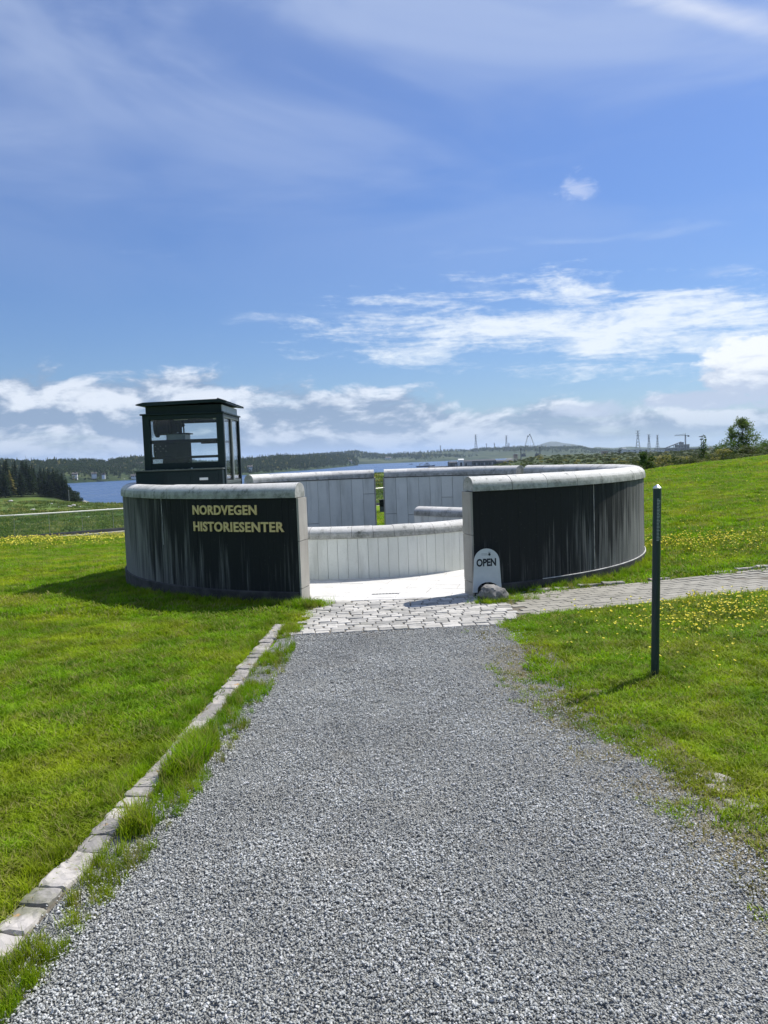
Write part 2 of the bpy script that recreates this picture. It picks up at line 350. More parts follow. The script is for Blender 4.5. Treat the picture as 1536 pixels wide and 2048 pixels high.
def mat_concrete():
    """board-marked concrete, streaked by dark algae that runs down from the coping"""
    mt, b, p = pmat('stained_board_concrete', 0.85, 0, 0.25)
    pos = opos(b); x, y, z = b.sep(pos)
    s = b.m('MULTIPLY', b.m('ARCTAN2', x, b.m('MULTIPLY', y, -1.0)), 3.97)     # metres along the wall from the entrance
    sa = b.m('ABSOLUTE', s)
    st1 = b.noise(b.xyz(b.m('MULTIPLY', s, 7.0), b.m('MULTIPLY', z, 0.35), 0.0), 1.0, 7, 0.62)
    st2 = b.noise(b.xyz(b.m('MULTIPLY', s, 42.0), b.m('MULTIPLY', z, 1.1), 4.0), 1.0, 5, 0.65)
    wide = b.noise(b.xyz(b.m('MULTIPLY', s, 0.9), b.m('MULTIPLY', z, 0.2), 8.0), 1.0, 3, 0.5)
    fine = b.noise(pos, 40, 6, 0.7)
    clean = b.m('ADD', b.m('MULTIPLY', b.m('SUBTRACT', st1, 0.5), 1.5), b.m('MULTIPLY', b.m('SUBTRACT', st2, 0.5), 1.7))
    clean = b.m('ADD', clean, b.m('MULTIPLY', b.m('SUBTRACT', wide, 0.5), 0.7))
    algae = b.ss(sa, 1.3, 5.0)       # algae thin out from the entrance; grazing skylight is painted into the paler flanks
    dl = b.ss(b.noise(b.xyz(b.m('MULTIPLY', s, 2.6), 0.0, 2.0), 1.0, 5, 0.7), 0.30, 0.70, 0.10, 1.15)      # how far each run of algae reaches down
    lowz = b.ss(b.m('ADD', b.m('SUBTRACT', z, 1.19), dl), -0.15, 0.25, 0.22, -0.14)
    k = b.ss(b.m('ADD', b.m('ADD', clean, lowz), b.m('SUBTRACT', b.m('MULTIPLY', algae, 0.95), 0.36)), -0.15, 0.75)
    c = b.mix(k, (0.016, 0.018, 0.018), (0.200, 0.198, 0.185))
    c = b.mix(b.m('MULTIPLY', b.ss(fine, 0.62, 0.74), 0.35), c, (0.20, 0.20, 0.19))
    c = b.mix(b.m('MULTIPLY', b.ss(fine, 0.42, 0.30), 0.5), c, (0.012, 0.012, 0.012))
    b.l.new(c, p.inputs['Base Color']); bump(b, p, b.m('ADD', st2, b.m('MULTIPLY', fine, 0.5)), 0.006, 0.6)
    return mt
M_conc = mat_concrete()
M_plinth = simple('dark_plinth_concrete', (0.022, 0.022, 0.022), (0.07, 0.066, 0.062), 5, 0.85, bmp=0.5)
M_end = mat_slab('wall_end_granite', (0.29, 0.275, 0.24), (0.36, 0.345, 0.305), (0.19, 0.175, 0.15))
M_lime = simple('lime_seam', (0.30, 0.30, 0.28), (0.62, 0.61, 0.58), 9, 0.8)
M_letter = simple('brass_letter', (0.66, 0.50, 0.21), (0.75, 0.58, 0.27), 25, 0.55, 0.0, 0.5)

def mat_gravel(name, ground=False):
    mt, b, p = pmat(name, 0.75, 0, 0.3)
    pos = wpos(b)
    if ground:
        v = b.voro(pos, 130, 'F1', 'Color'); d = b.voro(pos, 130)
        g = b.sep(v)[0]
        c = b.mix(g, (0.19, 0.195, 0.185), (0.40, 0.41, 0.39))
        c = b.mix(b.m('MULTIPLY', b.ss(b.noise(pos, 1.8, 7, 0.7), 0.5, 0.7), 0.5), c, (0.31, 0.30, 0.265))
        va = b.node('ShaderNodeAttribute'); va.attribute_name = 'verge'
        vf = b.m('MULTIPLY', va.outputs['Fac'], b.ss(b.noise(pos, 2.6, 6, 0.7), 0.36, 0.62))
        c = b.mix(vf, c, b.mix(b.noise(pos, 11, 5, 0.7), (0.19, 0.165, 0.095), (0.36, 0.31, 0.19)))
        bump(b, p, d, 0.02, 1.0)
    else:
        r_ = orand(b); n = b.noise(opos(b), 3.0, 4, 0.7)
        c = b.mix(r_, (0.28, 0.288, 0.274), (0.54, 0.55, 0.525))
        c = b.mix(b.m('LESS_THAN', b.m('FRACT', b.m('MULTIPLY', r_, 91.3)), 0.16), c, (0.14, 0.145, 0.14))
        c = b.mix(b.m('LESS_THAN', b.m('FRACT', b.m('MULTIPLY', r_, 53.1)), 0.07), c, (0.66, 0.655, 0.64))
        c = b.mix(b.ss(n, 0.3, 0.7, 0.0, 0.30), c, (0.20, 0.20, 0.20))
        wp = wpos(b); c = b.mix(1.0, c, b.xyz(*(b.ss(b.noise(wp, 1.3, 5, 0.65), 0.3, 0.7, 0.78, 1.20),) * 3), 'MULTIPLY')
        c = b.mix(b.m('MULTIPLY', b.ss(b.noise(wp, 2.3, 4, 0.7), 0.52, 0.70), 0.35), c, (0.40, 0.37, 0.31))
    b.l.new(c, p.inputs['Base Color'])
    return mt
M_gravel = mat_gravel('gravel_chip'); M_gravelbed = mat_gravel('gravel_bed', True)

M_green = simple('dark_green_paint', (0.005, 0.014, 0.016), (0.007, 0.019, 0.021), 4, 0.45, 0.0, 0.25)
M_greenl = simple('weathered_sunlit_green_paint', (0.055, 0.072, 0.062), (0.085, 0.10, 0.088), 7, 0.5, 0.0, 0.4)  # weathered green, paler with painted-in sunlight, mostly for the right side
M_black = simple('black_steel', (0.006, 0.006, 0.007), (0.014, 0.014, 0.015), 9, 0.6, 0.0, 0.15)
M_steel = simple('grey_steel', (0.16, 0.175, 0.18), (0.22, 0.235, 0.24), 9, 0.45, 0.3, 0.5)
M_zinc = simple('zinc_fascia', (0.34, 0.38, 0.39), (0.42, 0.46, 0.47), 5, 0.5, 0.0, 0.5)
M_white = simple('white_enamel', (0.62, 0.63, 0.62), (0.70, 0.71, 0.70), 12, 0.4)
M_sign = simple('sign_enamel', (0.46, 0.49, 0.48), (0.54, 0.57, 0.555), 5, 0.35)
M_print = simple('print_black', (0.010, 0.014, 0.018), (0.015, 0.02, 0.024), 9, 0.6)
M_printg = simple('print_grey', (0.16, 0.17, 0.17), (0.22, 0.23, 0.23), 9, 0.6)
M_post = simple('post_paint', (0.004, 0.018, 0.026), (0.007, 0.026, 0.034), 5, 0.4, 0.0, 0.5)
M_chrome = simple('bare_steel', (0.55, 0.56, 0.57), (0.65, 0.66, 0.67), 9, 0.3, 0.9)
M_rail = simple('handrail_white', (0.66, 0.64, 0.57), (0.74, 0.72, 0.66), 3, 0.4)
M_darkrail = simple('base_rail_steel', (0.06, 0.06, 0.062), (0.10, 0.10, 0.10), 3, 0.6)
M_edge = simple('concrete_edging', (0.30, 0.285, 0.25), (0.42, 0.40, 0.36), 3, 0.9)

def mat_glass(name, tint=(0.9, 0.96, 0.95), refl=0.08, dirt=0.1, dirtc=(0.5, 0.55, 0.52)):
    mt = bpy.data.materials.new(name); mt.use_nodes = True
    b = NB(mt.node_tree); b.n.remove(b.n['Principled BSDF']); out = b.n['Material Output']
    t = b.node('ShaderNodeBsdfTransparent'); t.inputs[0].default_value = (*tint, 1)
    g = b.node('ShaderNodeBsdfGlossy'); g.inputs['Roughness'].default_value = 0.02
    d = b.node('ShaderNodeBsdfDiffuse'); d.inputs[0].default_value = (*dirtc, 1)
    fr = b.node('ShaderNodeFresnel'); fr.inputs[0].default_value = 1.5
    m1 = b.node('ShaderNodeMixShader'); b.l.new(b.m('ADD', b.m('MULTIPLY', fr.outputs[0], 0.55), refl * 0.1), m1.inputs[0])
    b.l.new(t.outputs[0], m1.inputs[1]); b.l.new(g.outputs[0], m1.inputs[2])
    m2 = b.node('ShaderNodeMixShader'); n = b.noise(wpos(b), 1.5, 5, 0.6)
    b.l.new(b.m('MULTIPLY', b.ss(n, 0.25, 0.75, 0.5, 1.0), dirt), m2.inputs[0])
    b.l.new(m1.outputs[0], m2.inputs[1]); b.l.new(d.outputs[0], m2.inputs[2]); b.l.new(m2.outputs[0], out.inputs[0])
    return mt
M_glass = mat_glass('cabin_glass', (0.95, 0.975, 0.975), 0.05, 0.004)
M_fglass = mat_glass('fence_glass', (0.88, 0.95, 0.92), 0.03, 0.055)

def mat_water():
    mt, b, p = pmat('fjord_water', 0.12, 0, 0.5)
    pos = wpos(b); x, y, z = b.sep(pos)
    n = b.noise(b.xyz(b.m('MULTIPLY', x, 0.35), y, 0.0), 0.18, 6, 0.7)
    bands = b.noise(b.xyz(b.m('MULTIPLY', x, 0.10), y, 0.0), 0.02, 5, 0.6)
    c = b.mix(b.ss(bands, 0.35, 0.65), (0.030, 0.072, 0.165), (0.046, 0.095, 0.19))
    b.l.new(c, p.inputs['Base Color']); b.l.new(b.ss(bands, 0.35, 0.65, 0.22, 0.4), p.inputs['Roughness'])
    bump(b, p, n, 1.6, 0.9)
    return mt
M_water = mat_water()
def mat_hill(name, a, c_, d, sc):
    mt, b, p = pmat(name, 0.95, 0, 0.1); pos = wpos(b)
    n = b.noise(pos, sc, 9, 0.7); n2 = b.noise(pos, sc * 0.25, 5, 0.6)
    c = b.mix(b.ss(n, 0.38, 0.62), a, c_); c = b.mix(b.m('MULTIPLY', b.ss(n2, 0.54, 0.66), 0.7), c, d)
    b.l.new(c, p.inputs['Base Color']); bump(b, p, n, 6, 0.8); return mt
M_hill = mat_hill('wooded_hill', (0.018, 0.034, 0.014), (0.042, 0.062, 0.024), (0.080, 0.098, 0.042), 0.03)
M_hill2 = mat_hill('heath_hill', (0.028, 0.044, 0.022), (0.060, 0.076, 0.036), (0.10, 0.11, 0.06), 0.012)
M_mount = mat_hill('mountain_rock', (0.05, 0.06, 0.045), (0.09, 0.095, 0.075), (0.12, 0.12, 0.10), 0.004)
M_housew = simple('house_white', (0.60, 0.60, 0.57), (0.68, 0.68, 0.65), 1, 0.7)
M_houseo = simple('house_ochre', (0.34, 0.22, 0.15), (0.40, 0.27, 0.19), 1, 0.8)
M_roofd = simple('roof_dark', (0.06, 0.055, 0.05), (0.11, 0.10, 0.09), 1, 0.8)
M_pane = simple('window_dark', (0.02, 0.025, 0.03), (0.04, 0.05, 0.06), 1, 0.2)
M_shed = simple('dock_shed', (0.035, 0.037, 0.04), (0.065, 0.066, 0.07), 0.2, 0.8)
M_shedl = simple('dock_shed_pale', (0.22, 0.22, 0.22), (0.32, 0.32, 0.31), 0.2, 0.8)
M_hull = simple('boat_hull', (0.012, 0.025, 0.06), (0.02, 0.035, 0.08), 0.5, 0.4)
M_lattice = simple('galvanised_lattice', (0.10, 0.105, 0.11), (0.15, 0.155, 0.16), 0.2, 0.7)
M_crane = simple('crane_dark', (0.035, 0.04, 0.05), (0.06, 0.065, 0.075), 0.2, 0.7)
M_craney = simple('crane_yellow', (0.30, 0.22, 0.05), (0.38, 0.28, 0.08), 0.2, 0.7)

# ------------------------------------------------------------------ terrain
TT = [-1.2, -0.5, -0.43, -0.385, -0.34, -0.1, 0.0, 0.10, 0.14, 0.2, 0.34, 0.5, 1.2]
YY = [-50, 9, 14, 20, 32, 46, 80, 130, 200, 280, 330, 400, 480, 600, 700, 900, 1100, 2500, 9000, 14000]
def prof(d):
    ys = sorted(d); return np.interp(YY, ys, [d[k] for k in ys])
_L = {-50: 0, 9: 0, 14: -.22, 20: -.62, 32: -1.3, 46: -2.4, 80: -4.2, 130: -6.6, 200: -9.3}
ZT = np.array([
    prof({**_L, 280: -11.5, 330: -8, 400: -4, 480: -4.5, 700: -6, 900: -16, 14000: -30}),
    prof({**_L, 280: -11.5, 330: -8, 400: -4, 480: -5, 600: -16, 14000: -30}),
    prof({**_L, 280: -12, 330: -10, 400: -8.2, 480: -9, 600: -16, 14000: -30}),
    prof({**_L, 280: -12.4, 330: -14.6, 400: -16, 14000: -30}),
    prof({**_L, 280: -12.4, 330: -14.6, 400: -16, 14000: -30}),
    prof({-50: 0, 9: 0, 14: -.1, 20: -.35, 32: -.9, 46: -1.5, 80: -2.4, 130: -3.4, 200: -5, 280: -9, 330: -15, 400: -17, 14000: -30}),
    prof({-50: 0, 9: 0, 14: 0, 20: -.25, 32: -.8, 46: -1.25, 80: -1.7, 130: -2.3, 200: -3.0, 280: -4.2, 330: -15, 400: -17, 14000: -30}),
    prof({-50: 0, 9: 0, 14: 0, 20: -.1, 32: -.5, 46: -1, 80: -1.6, 130: -2.3, 200: -3.4, 280: -5, 400: -9, 480: -15, 600: -18, 14000: -30}),
    prof({-50: 0, 9: 0, 14: .05, 20: .05, 32: -.3, 46: -.8, 80: -1.5, 130: -2.2, 280: -4, 480: -6, 600: -8, 700: -15, 14000: -30}),
    prof({-50: 0, 9: 0, 14: .08, 20: .15, 32: 0, 46: -.5, 80: -1.2, 130: -1.8, 280: -2.2, 600: -1.8, 700: -2.5, 900: -8, 1100: -9, 14000: -12}),
    prof({-50: 0, 9: 0, 14: .10, 20: .33, 32: .64, 46: .25, 80: -.5, 130: -1.2, 280: -2.0, 600: -1.9, 900: -6, 1100: -7, 14000: -10}),
    prof({-50: 0, 9: 0, 14: .26, 20: .58, 32: 1.07, 46: .85, 80: .25, 130: -.4, 280: -1.2, 600: -1.0, 900: -4, 1100: -6, 14000: -10}),
    prof({-50: 0, 9: 0, 14: .5, 20: 1.0, 32: 1.7, 46: 1.6, 80: 1, 130: .4, 280: -.4, 600: -.6, 900: -4, 1100: -6, 14000: -10})])
TT = np.array(TT); YY = np.array(YY, float)
_ph = nrg.uniform(0, 6.28, (24, 3)); 
def wob(X, Y, wl, seed=0):
    s = 0
    for k in range(6):
        a = _ph[(seed * 3 + k) % 24]
        w = 2 * math.pi / (wl * (0.5 + 0.25 * k))
        s = s + np.sin(w * (X * math.cos(a[0]) + Y * math.sin(a[0])) + a[1]) * (0.5 + 0.1 * k)
    return s / 3.0
def ter(X, Y):
    X = np.asarray(X, float); Y = np.asarray(Y, float)
    t = np.clip(X / np.maximum(Y, 3.0), TT[0], TT[-1]); y = np.clip(Y, YY[0], YY[-1])
    i = np.clip(np.searchsorted(TT, t) - 1, 0, len(TT) - 2); j = np.clip(np.searchsorted(YY, y) - 1, 0, len(YY) - 2)
    a = (t - TT[i]) / (TT[i + 1] - TT[i]); c = (y - YY[j]) / (YY[j + 1] - YY[j])
    z = (ZT[i, j] * (1 - a) * (1 - c) + ZT[i + 1, j] * a * (1 - c) + ZT[i, j + 1] * (1 - a) * c + ZT[i + 1, j + 1] * a * c)
    far = np.clip((Y - 14) / 60, 0, 1)
    z = z + wob(X, Y, 6, 0) * 0.05 * np.clip((Y - 13) / 12, 0, 1) + wob(X, Y, 34, 2) * 0.45 * far * np.clip((Y - 40) / 60, 0, 1) * (t < 0.12)
    z = z + 2.0 * np.exp(-((X + 112) / 26) ** 2 - ((Y - 236) / 30) ** 2)
    return z

RC = (0.0, 12.36); RO = 3.97; RT_ = 0.27      # ring centre, outer radius, wall thickness
nang = 360
rads = [RO - 0.14]
while rads[-1] < 13500: rads.append(rads[-1] + max(0.22, (rads[-1]) * 0.032))
rads = np.array(rads); ang = np.linspace(0, 2 * math.pi, nang, endpoint=False)
GX = RC[0] + rads[:, None] * np.sin(ang)[None]; GY = RC[1] - rads[:, None] * np.cos(ang)[None]
GZ = ter(GX, GY)
V = np.stack([GX, GY, GZ], -1).reshape(-1, 3)
nr = len(rads)
faces = [(j * nang + i, j * nang + (i + 1) % nang, (j + 1) * nang + (i + 1) % nang, (j + 1) * nang + i) for j in range(nr - 1) for i in range(nang)]
me = bpy.data.meshes.new('ground'); me.from_pydata(V.tolist(), [], faces); me.update(); me.materials.append(M_ground)
me.polygons.foreach_set('use_smooth', [True] * len(me.polygons))
def fenceY(X): return np.interp(X, [-60, -16, -0.3, 20], [23, 31.5, 46, 62])
gx, gy = GX.ravel(), GY.ravel(); tt = gx / np.maximum(gy, 3)
zone = np.where((gy > fenceY(gx) + 1) & (gx < 18), 1.0, 0.0)
mo = np.clip((tt - 0.08) / 0.08, 0, 1) * np.clip((gy - 36) / 6, 0, 1)
zone = np.maximum(zone, mo * 2)
zone = np.where((tt < -0.3) & (gy > 315), 2.0, zone)
at_ = me.attributes.new('zone', 'FLOAT', 'POINT'); at_.data.foreach_set('value', zone)
ground = tag(obj('ground', me), 'rolling green lawn and fields running down to the water', kind='structure')

# water
wv = []; wf = []
me = mesh('sea', [(-14000, 60, -14), (14000, 60, -14), (14000, 14500, -14), (-14000, 14500, -14)], [(0, 1, 2, 3)], M_water)
tag(obj('sea', me), 'blue rippled fjord water behind the round building', kind='structure')

# ------------------------------------------------------------------ ring helpers (a = 0 faces the camera, + to the right)
def rp(c, r_, a, z): return (c[0] + r_ * math.sin(a), c[1] - r_ * math.cos(a), z)
def arc_solid(c, prof, a0, a1, n):
    """sweep closed profile [(radius, z)] from a0 to a1"""
    k = len(prof); v = []
    for i in range(n + 1):
        a = a0 + (a1 - a0) * i / n
        v += [rp(c, r_, a, z) for r_, z in prof]
    f = []
    for i in range(n):
        for j in range(k):
            j2 = (j + 1) % k
            f.append((i * k + j, i * k + j2, (i + 1) * k + j2, (i + 1) * k + j))
    f.append(tuple(range(k))); f.append(tuple(n * k + j for j in range(k - 1, -1, -1)))
    return v, f
def recalc(me):
    bm = bmesh.new(); bm.from_mesh(me); bmesh.ops.recalc_face_normals(bm, faces=bm.faces[:]); bm.to_mesh(me); bm.free()
def arc_obj(name, c, prof, a0, a1, n, mat, parent, origin=None, smooth_ang=None):
    v, f = arc_solid(c, prof, a0, a1, n)
    if origin: v = [(p[0] - origin[0], p[1] - origin[1], p[2] - origin[2]) for p in v]
    me = mesh(name, v, f, mat); recalc(me)
    if smooth_ang:
        me.polygons.foreach_set('use_smooth', [True] * len(me.polygons))
        me.set_sharp_from_angle(angle=smooth_ang)
    o = obj(name, me, parent)
    if parent is not None: pass
    return o
def cope_prof(ri, ro, zb, zt, skirt=0.05, n=9):
    cx = (ri + ro) / 2; w = (ro - ri) / 2; h = zt - zb - skirt
    p = [(ri, zb)]
    for i in range(n + 1):
        t = math.pi - math.pi * i / n
        p.append((cx + w * math.cos(t), zb + skirt + h * math.sin(t)))
    p.append((ro, zb)); return p
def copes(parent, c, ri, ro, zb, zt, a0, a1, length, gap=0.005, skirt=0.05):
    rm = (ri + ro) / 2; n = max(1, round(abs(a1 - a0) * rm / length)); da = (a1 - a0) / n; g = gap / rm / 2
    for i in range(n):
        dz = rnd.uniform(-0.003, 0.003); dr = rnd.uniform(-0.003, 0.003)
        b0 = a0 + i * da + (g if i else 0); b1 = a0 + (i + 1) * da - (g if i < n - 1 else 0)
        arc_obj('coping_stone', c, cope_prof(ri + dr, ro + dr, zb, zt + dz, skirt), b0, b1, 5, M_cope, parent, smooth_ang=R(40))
def loc_c(t): return t.location
WALL_TOP = 1.355; COPE_B = 1.19
def make_ring_wall(name, label, a0, a1, outer_boards=True, inner=True, splits=True, ends=(True, True)):
    t = thing(name, label, 'wall', (RC[0], RC[1], 0))
    c = (0, 0); ri = RO - RT_
    # core with board marks on the outer face
    bw = 0.105; n = int(abs(a1 - a0) * RO / bw); v = []; f = []
    prof_n = 4
    cols = []
    edges_ = np.concatenate([[0], np.cumsum([rnd.uniform(0.6, 1.5) for _ in range(n)])]); edges_ = (edges_ / edges_[-1]).tolist()
    for i in range(n):
        o = rnd.uniform(-0.002, 0.002); b0 = a0 + (a1 - a0) * edges_[i]; b1 = a0 + (a1 - a0) * edges_[i + 1]; e = 0.05 * (b1 - b0)
        cols += [(b0 + 0.001 * e, RO - 0.0025), (b0 + e, RO + o), (b1 - e, RO + o)]
    cols.append((a1, RO - 0.0025))
    core_i = ri + 0.035
    for a, r_ in cols: v += [rp(c, core_i, a, -2.5), rp(c, r_, a, -0.3), rp(c, r_, a, COPE_B - 0.004), rp(c, core_i, a, COPE_B - 0.004)]
    for i in range(len(cols) - 1):
        for j in range(4):
            j2 = (j + 1) % 4; f.append((i * 4 + j, i * 4 + j2, (i + 1) * 4 + j2, (i + 1) * 4 + j))
    f.append((0, 1, 2, 3)); k = (len(cols) - 1) * 4; f.append((k + 3, k + 2, k + 1, k))
    me = mesh('concrete_face', v, f, M_conc); recalc(me); obj('concrete_face', me, t)
    # plinth, slightly proud
    arc_obj('plinth', c, [(RO - 0.02, -0.3), (RO + 0.022, -0.3), (RO + 0.022, 0.125), (RO + 0.010, 0.135), (RO - 0.02, 0.135)], a0, a1, 60, M_plinth, t)
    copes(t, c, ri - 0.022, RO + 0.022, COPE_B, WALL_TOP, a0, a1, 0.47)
    # inner cladding
    if inner:
        rm = ri; sw = 0.246; n = max(1, round(abs(a1 - a0) * rm / sw)); da = (a1 - a0) / n; g = 0.0028 / rm * (1 if da > 0 else -1)
        for i in range(n):
            b0 = a0 + i * da + g; b1 = a0 + (i + 1) * da - g
            zs = [-2.5, rnd.uniform(0.12, 0.95), COPE_B - 0.012] if splits else [-2.5, COPE_B - 0.012]
            if splits and rnd.random() < 0.3: zs = [-2.5, rnd.uniform(-0.6, -0.1), COPE_B - 0.012]
            for q in range(len(zs) - 1):
                pr = rnd.uniform(-0.003, 0.003)
                arc_obj('slab', c, [(ri + pr, zs[q] + 0.004), (core_i - 0.004, zs[q] + 0.004), (core_i - 0.004, zs[q + 1] - 0.005), (ri + pr, zs[q + 1] - 0.005)], b0, b1, 2, M_slab, t)
    # end facings of two stones
    for on, a, sg in ((ends[0], a0, -1), (ends[1], a1, 1)):
        if not on: continue
        dirn = sg * (1 if a1 > a0 else -1)
        for q, (z0, z1) in enumerate(((-0.2, 0.165), (0.172, 0.70), (0.706, COPE_B - 0.006))):
            th = 0.022 / RO
            arc_obj('end_facing', c, [(ri - 0.002, z0), (RO + 0.004, z0), (RO + 0.004, z1), (ri - 0.002, z1)], a + dirn * 0.001, a + dirn * (th + 0.0006 * q), 1, M_end, t)
    return t

wl = make_ring_wall('entrance_wall', 'dark streaked curved concrete wall carrying the brass NORDVEGEN HISTORIESENTER lettering', R(-14.15), R(-124))
wr = make_ring_wall('entrance_wall', 'black stained curved concrete wall behind the OPEN sign, round coping on top', R(14.4), R(132.4))
wbl = make_ring_wall('court_wall', 'grey slab clad curved wall beside the glass lift cabin, across the courtyard', R(-136.5), R(-177.2))
wbr = make_ring_wall('court_wall', 'grey slab clad curved wall with the low stair parapet in front of it', R(179.6), R(135.2))

# lime seam along the plinth and down one joint of the right wall, construction joint of the left wall
arc_obj('lime_seam', (0, 0), [(RO + 0.010, 0.1355), (RO + 0.0215, 0.1355), (RO + 0.0205, 0.1425), (RO + 0.008, 0.1435)], R(27), R(95), 40, M_lime, wr)
def joint(parent, px, w, z0=0.155):
    d = ray(px, 1060); a0_, a1_ = 0, 0
    # intersect the view ray with the ring's outer circle in plan
    dx_, dy_ = d.x, d.y; B = -2 * dy_ * RC[1]; A_ = dx_ * dx_ + dy_ * dy_; Cc = RC[1] ** 2 - RO ** 2
    s = (-B - math.sqrt(B * B - 4 * A_ * Cc)) / (2 * A_); a = math.atan2(dx_ * s, RC[1] - dy_ * s)
    v = []; f = []; n = 14
    for i in range(n + 1):
        z = z0 + (COPE_B - z0) * i / n; o = rnd.uniform(-0.002, 0.002); ww = w * rnd.uniform(0.5, 1.2)
        v += [rp((0, 0), RO + 0.0075, a + (o - ww / 2) / RO, z), rp((0, 0), RO + 0.0075, a + (o + ww / 2) / RO, z), rp((0, 0), RO - 0.01, a + (o + ww) / RO, z), rp((0, 0), RO - 0.01, a + (o - ww) / RO, z)]
        if i:
            k = i * 4
            for j in range(4): f.append((k - 4 + j, k - 4 + (j + 1) % 4, k + (j + 1) % 4, k + j))
    me = mesh('seam', v, f, M_lime); recalc(me); obj('seam', me, parent); return a
joint(wr, 1188, 0.005)
joint(wl, 326, 0.0035, 0.62)

# raised letters
def circ_hit(px, py):
    d = ray(px, py); A_ = d.x ** 2 + d.y ** 2; B = -2 * d.y * RC[1]; Cc = RC[1] ** 2 - (RO + 0.005) ** 2
    s = (-B - math.sqrt(B * B - 4 * A_ * Cc)) / (2 * A_); p = Vector((0, 0, EYE)) + d * s
    return math.atan2(p.x, RC[1] - p.y), p.z
def text_mesh(s, bold, extr=0.0, res=3, spacing=1.0):
    cu = bpy.data.curves.new('txt', 'FONT'); cu.body = s; cu.size = 1.0; cu.offset = bold; cu.extrude = extr; cu.resolution_u = res; cu.space_character = spacing
    o = bpy.data.objects.new('txt', cu); C.objects.link(o)
    dg = bpy.context.evaluated_depsgraph_get(); me = bpy.data.meshes.new_from_object(o.evaluated_get(dg))
    bpy.data.objects.remove(o); bpy.data.curves.remove(cu)
    return me
def islands(me):
    """loose parts of a mesh, left to right, as (verts, faces); an O's counter stays with its letter by x overlap"""
    nV = len(me.vertices); par = list(range(nV))
    def fd(i):
        while par[i] != i: par[i] = par[par[i]]; i = par[i]
        return i
    for p in me.polygons:
        vs = list(p.vertices)
        for q in vs[1:]: par[fd(vs[0])] = fd(q)
    co = [v.co.copy() for v in me.vertices]; grp = {}
    for p in me.polygons: grp.setdefault(fd(p.vertices[0]), []).append(list(p.vertices))
    parts = []
    for k, fs in grp.items():
        ids = sorted({i for q in fs for i in q}); mp = {i: n for n, i in enumerate(ids)}
        parts.append(([co[i] for i in ids], [[mp[i] for i in q] for q in fs]))
    parts.sort(key=lambda q: min(v.x for v in q[0]))
    out = []
    for vs, fs in parts:
        lo = min(v.x for v in vs); hi = max(v.x for v in vs)
        if out and (lo + hi) / 2 < max(v.x for v in out[-1][0]):
            k = len(out[-1][0]); out[-1][0].extend(vs); out[-1][1].extend([[i + k for i in q] for q in fs])
        else: out.append((vs, fs))
    return out
def wall_text(s, pl, pr):
    me = text_mesh(s, 0.026, 0.05, 3, 1.06)
    xs = [v.co.x for v in me.vertices]; ys = [v.co.y for v in me.vertices]; x0, x1 = min(xs), max(xs); yb, yt = 0.0, 0.72
    (aL, zb), (aR, zb2) = circ_hit(*pl[0]), circ_hit(*pr[0]); zt = circ_hit(*pl[1])[1]; zt2 = circ_hit(*pr[1])[1]
    zb = (zb + zb2) / 2; zt = (zt + zt2) / 2
    for vs, fs in islands(me):
        v = []
        for p in vs:
            a = aL + (p.x - x0) / (x1 - x0) * (aR - aL); z = zb + (p.y - yb) / (yt - yb) * (zt - zb)
            v.append(rp((0, 0), RO + 0.004 + (p.z + 0.05) * 0.14, a, z))
        obj('letter', mesh('letter', v, fs, M_letter), wl)
wall_text('NORDVEGEN', ((387, 1030), (387, 1011)), ((514, 1027), (514, 1009)))
wall_text('HISTORIESENTER', ((389, 1063), (389, 1044)), ((569, 1061), (569, 1042)))

# ------------------------------------------------------------------ inner parapets
PC = (-0.40, 12.50); PR = 2.42; PT = 0.26; PTOP = 0.70
par = thing('curved_parapet', 'low pale granite parapet curving across the white courtyard floor', 'wall', (PC[0], PC[1], 0))
pa0, pa1 = R(-95), R(100)
arc_obj('core', (0, 0), [(PR - PT + 0.03, -2.5), (PR - 0.03, -2.5), (PR - 0.03, PTOP - 0.15), (PR - PT + 0.03, PTOP - 0.15)], pa0 + 0.004, pa1 - 0.004, 60, M_gap, par)
n = round((pa1 - pa0) * PR / 0.136); da = (pa1 - pa0) / n
for i in range(n):
    g = 0.0022 / PR; pr_ = rnd.uniform(-0.002, 0.002)
    arc_obj('slab', (0, 0), [(PR - 0.027, -0.05), (PR + pr_, -0.05), (PR + pr_, PTOP - 0.152), (PR - 0.027, PTOP - 0.152)], pa0 + i * da + g, pa0 + (i + 1) * da - g, 1, M_parslab, par)
copes(par, (0, 0), PR - PT - 0.012, PR + 0.014, PTOP - 0.148, PTOP, pa0, pa1, 0.272, 0.004, 0.045)
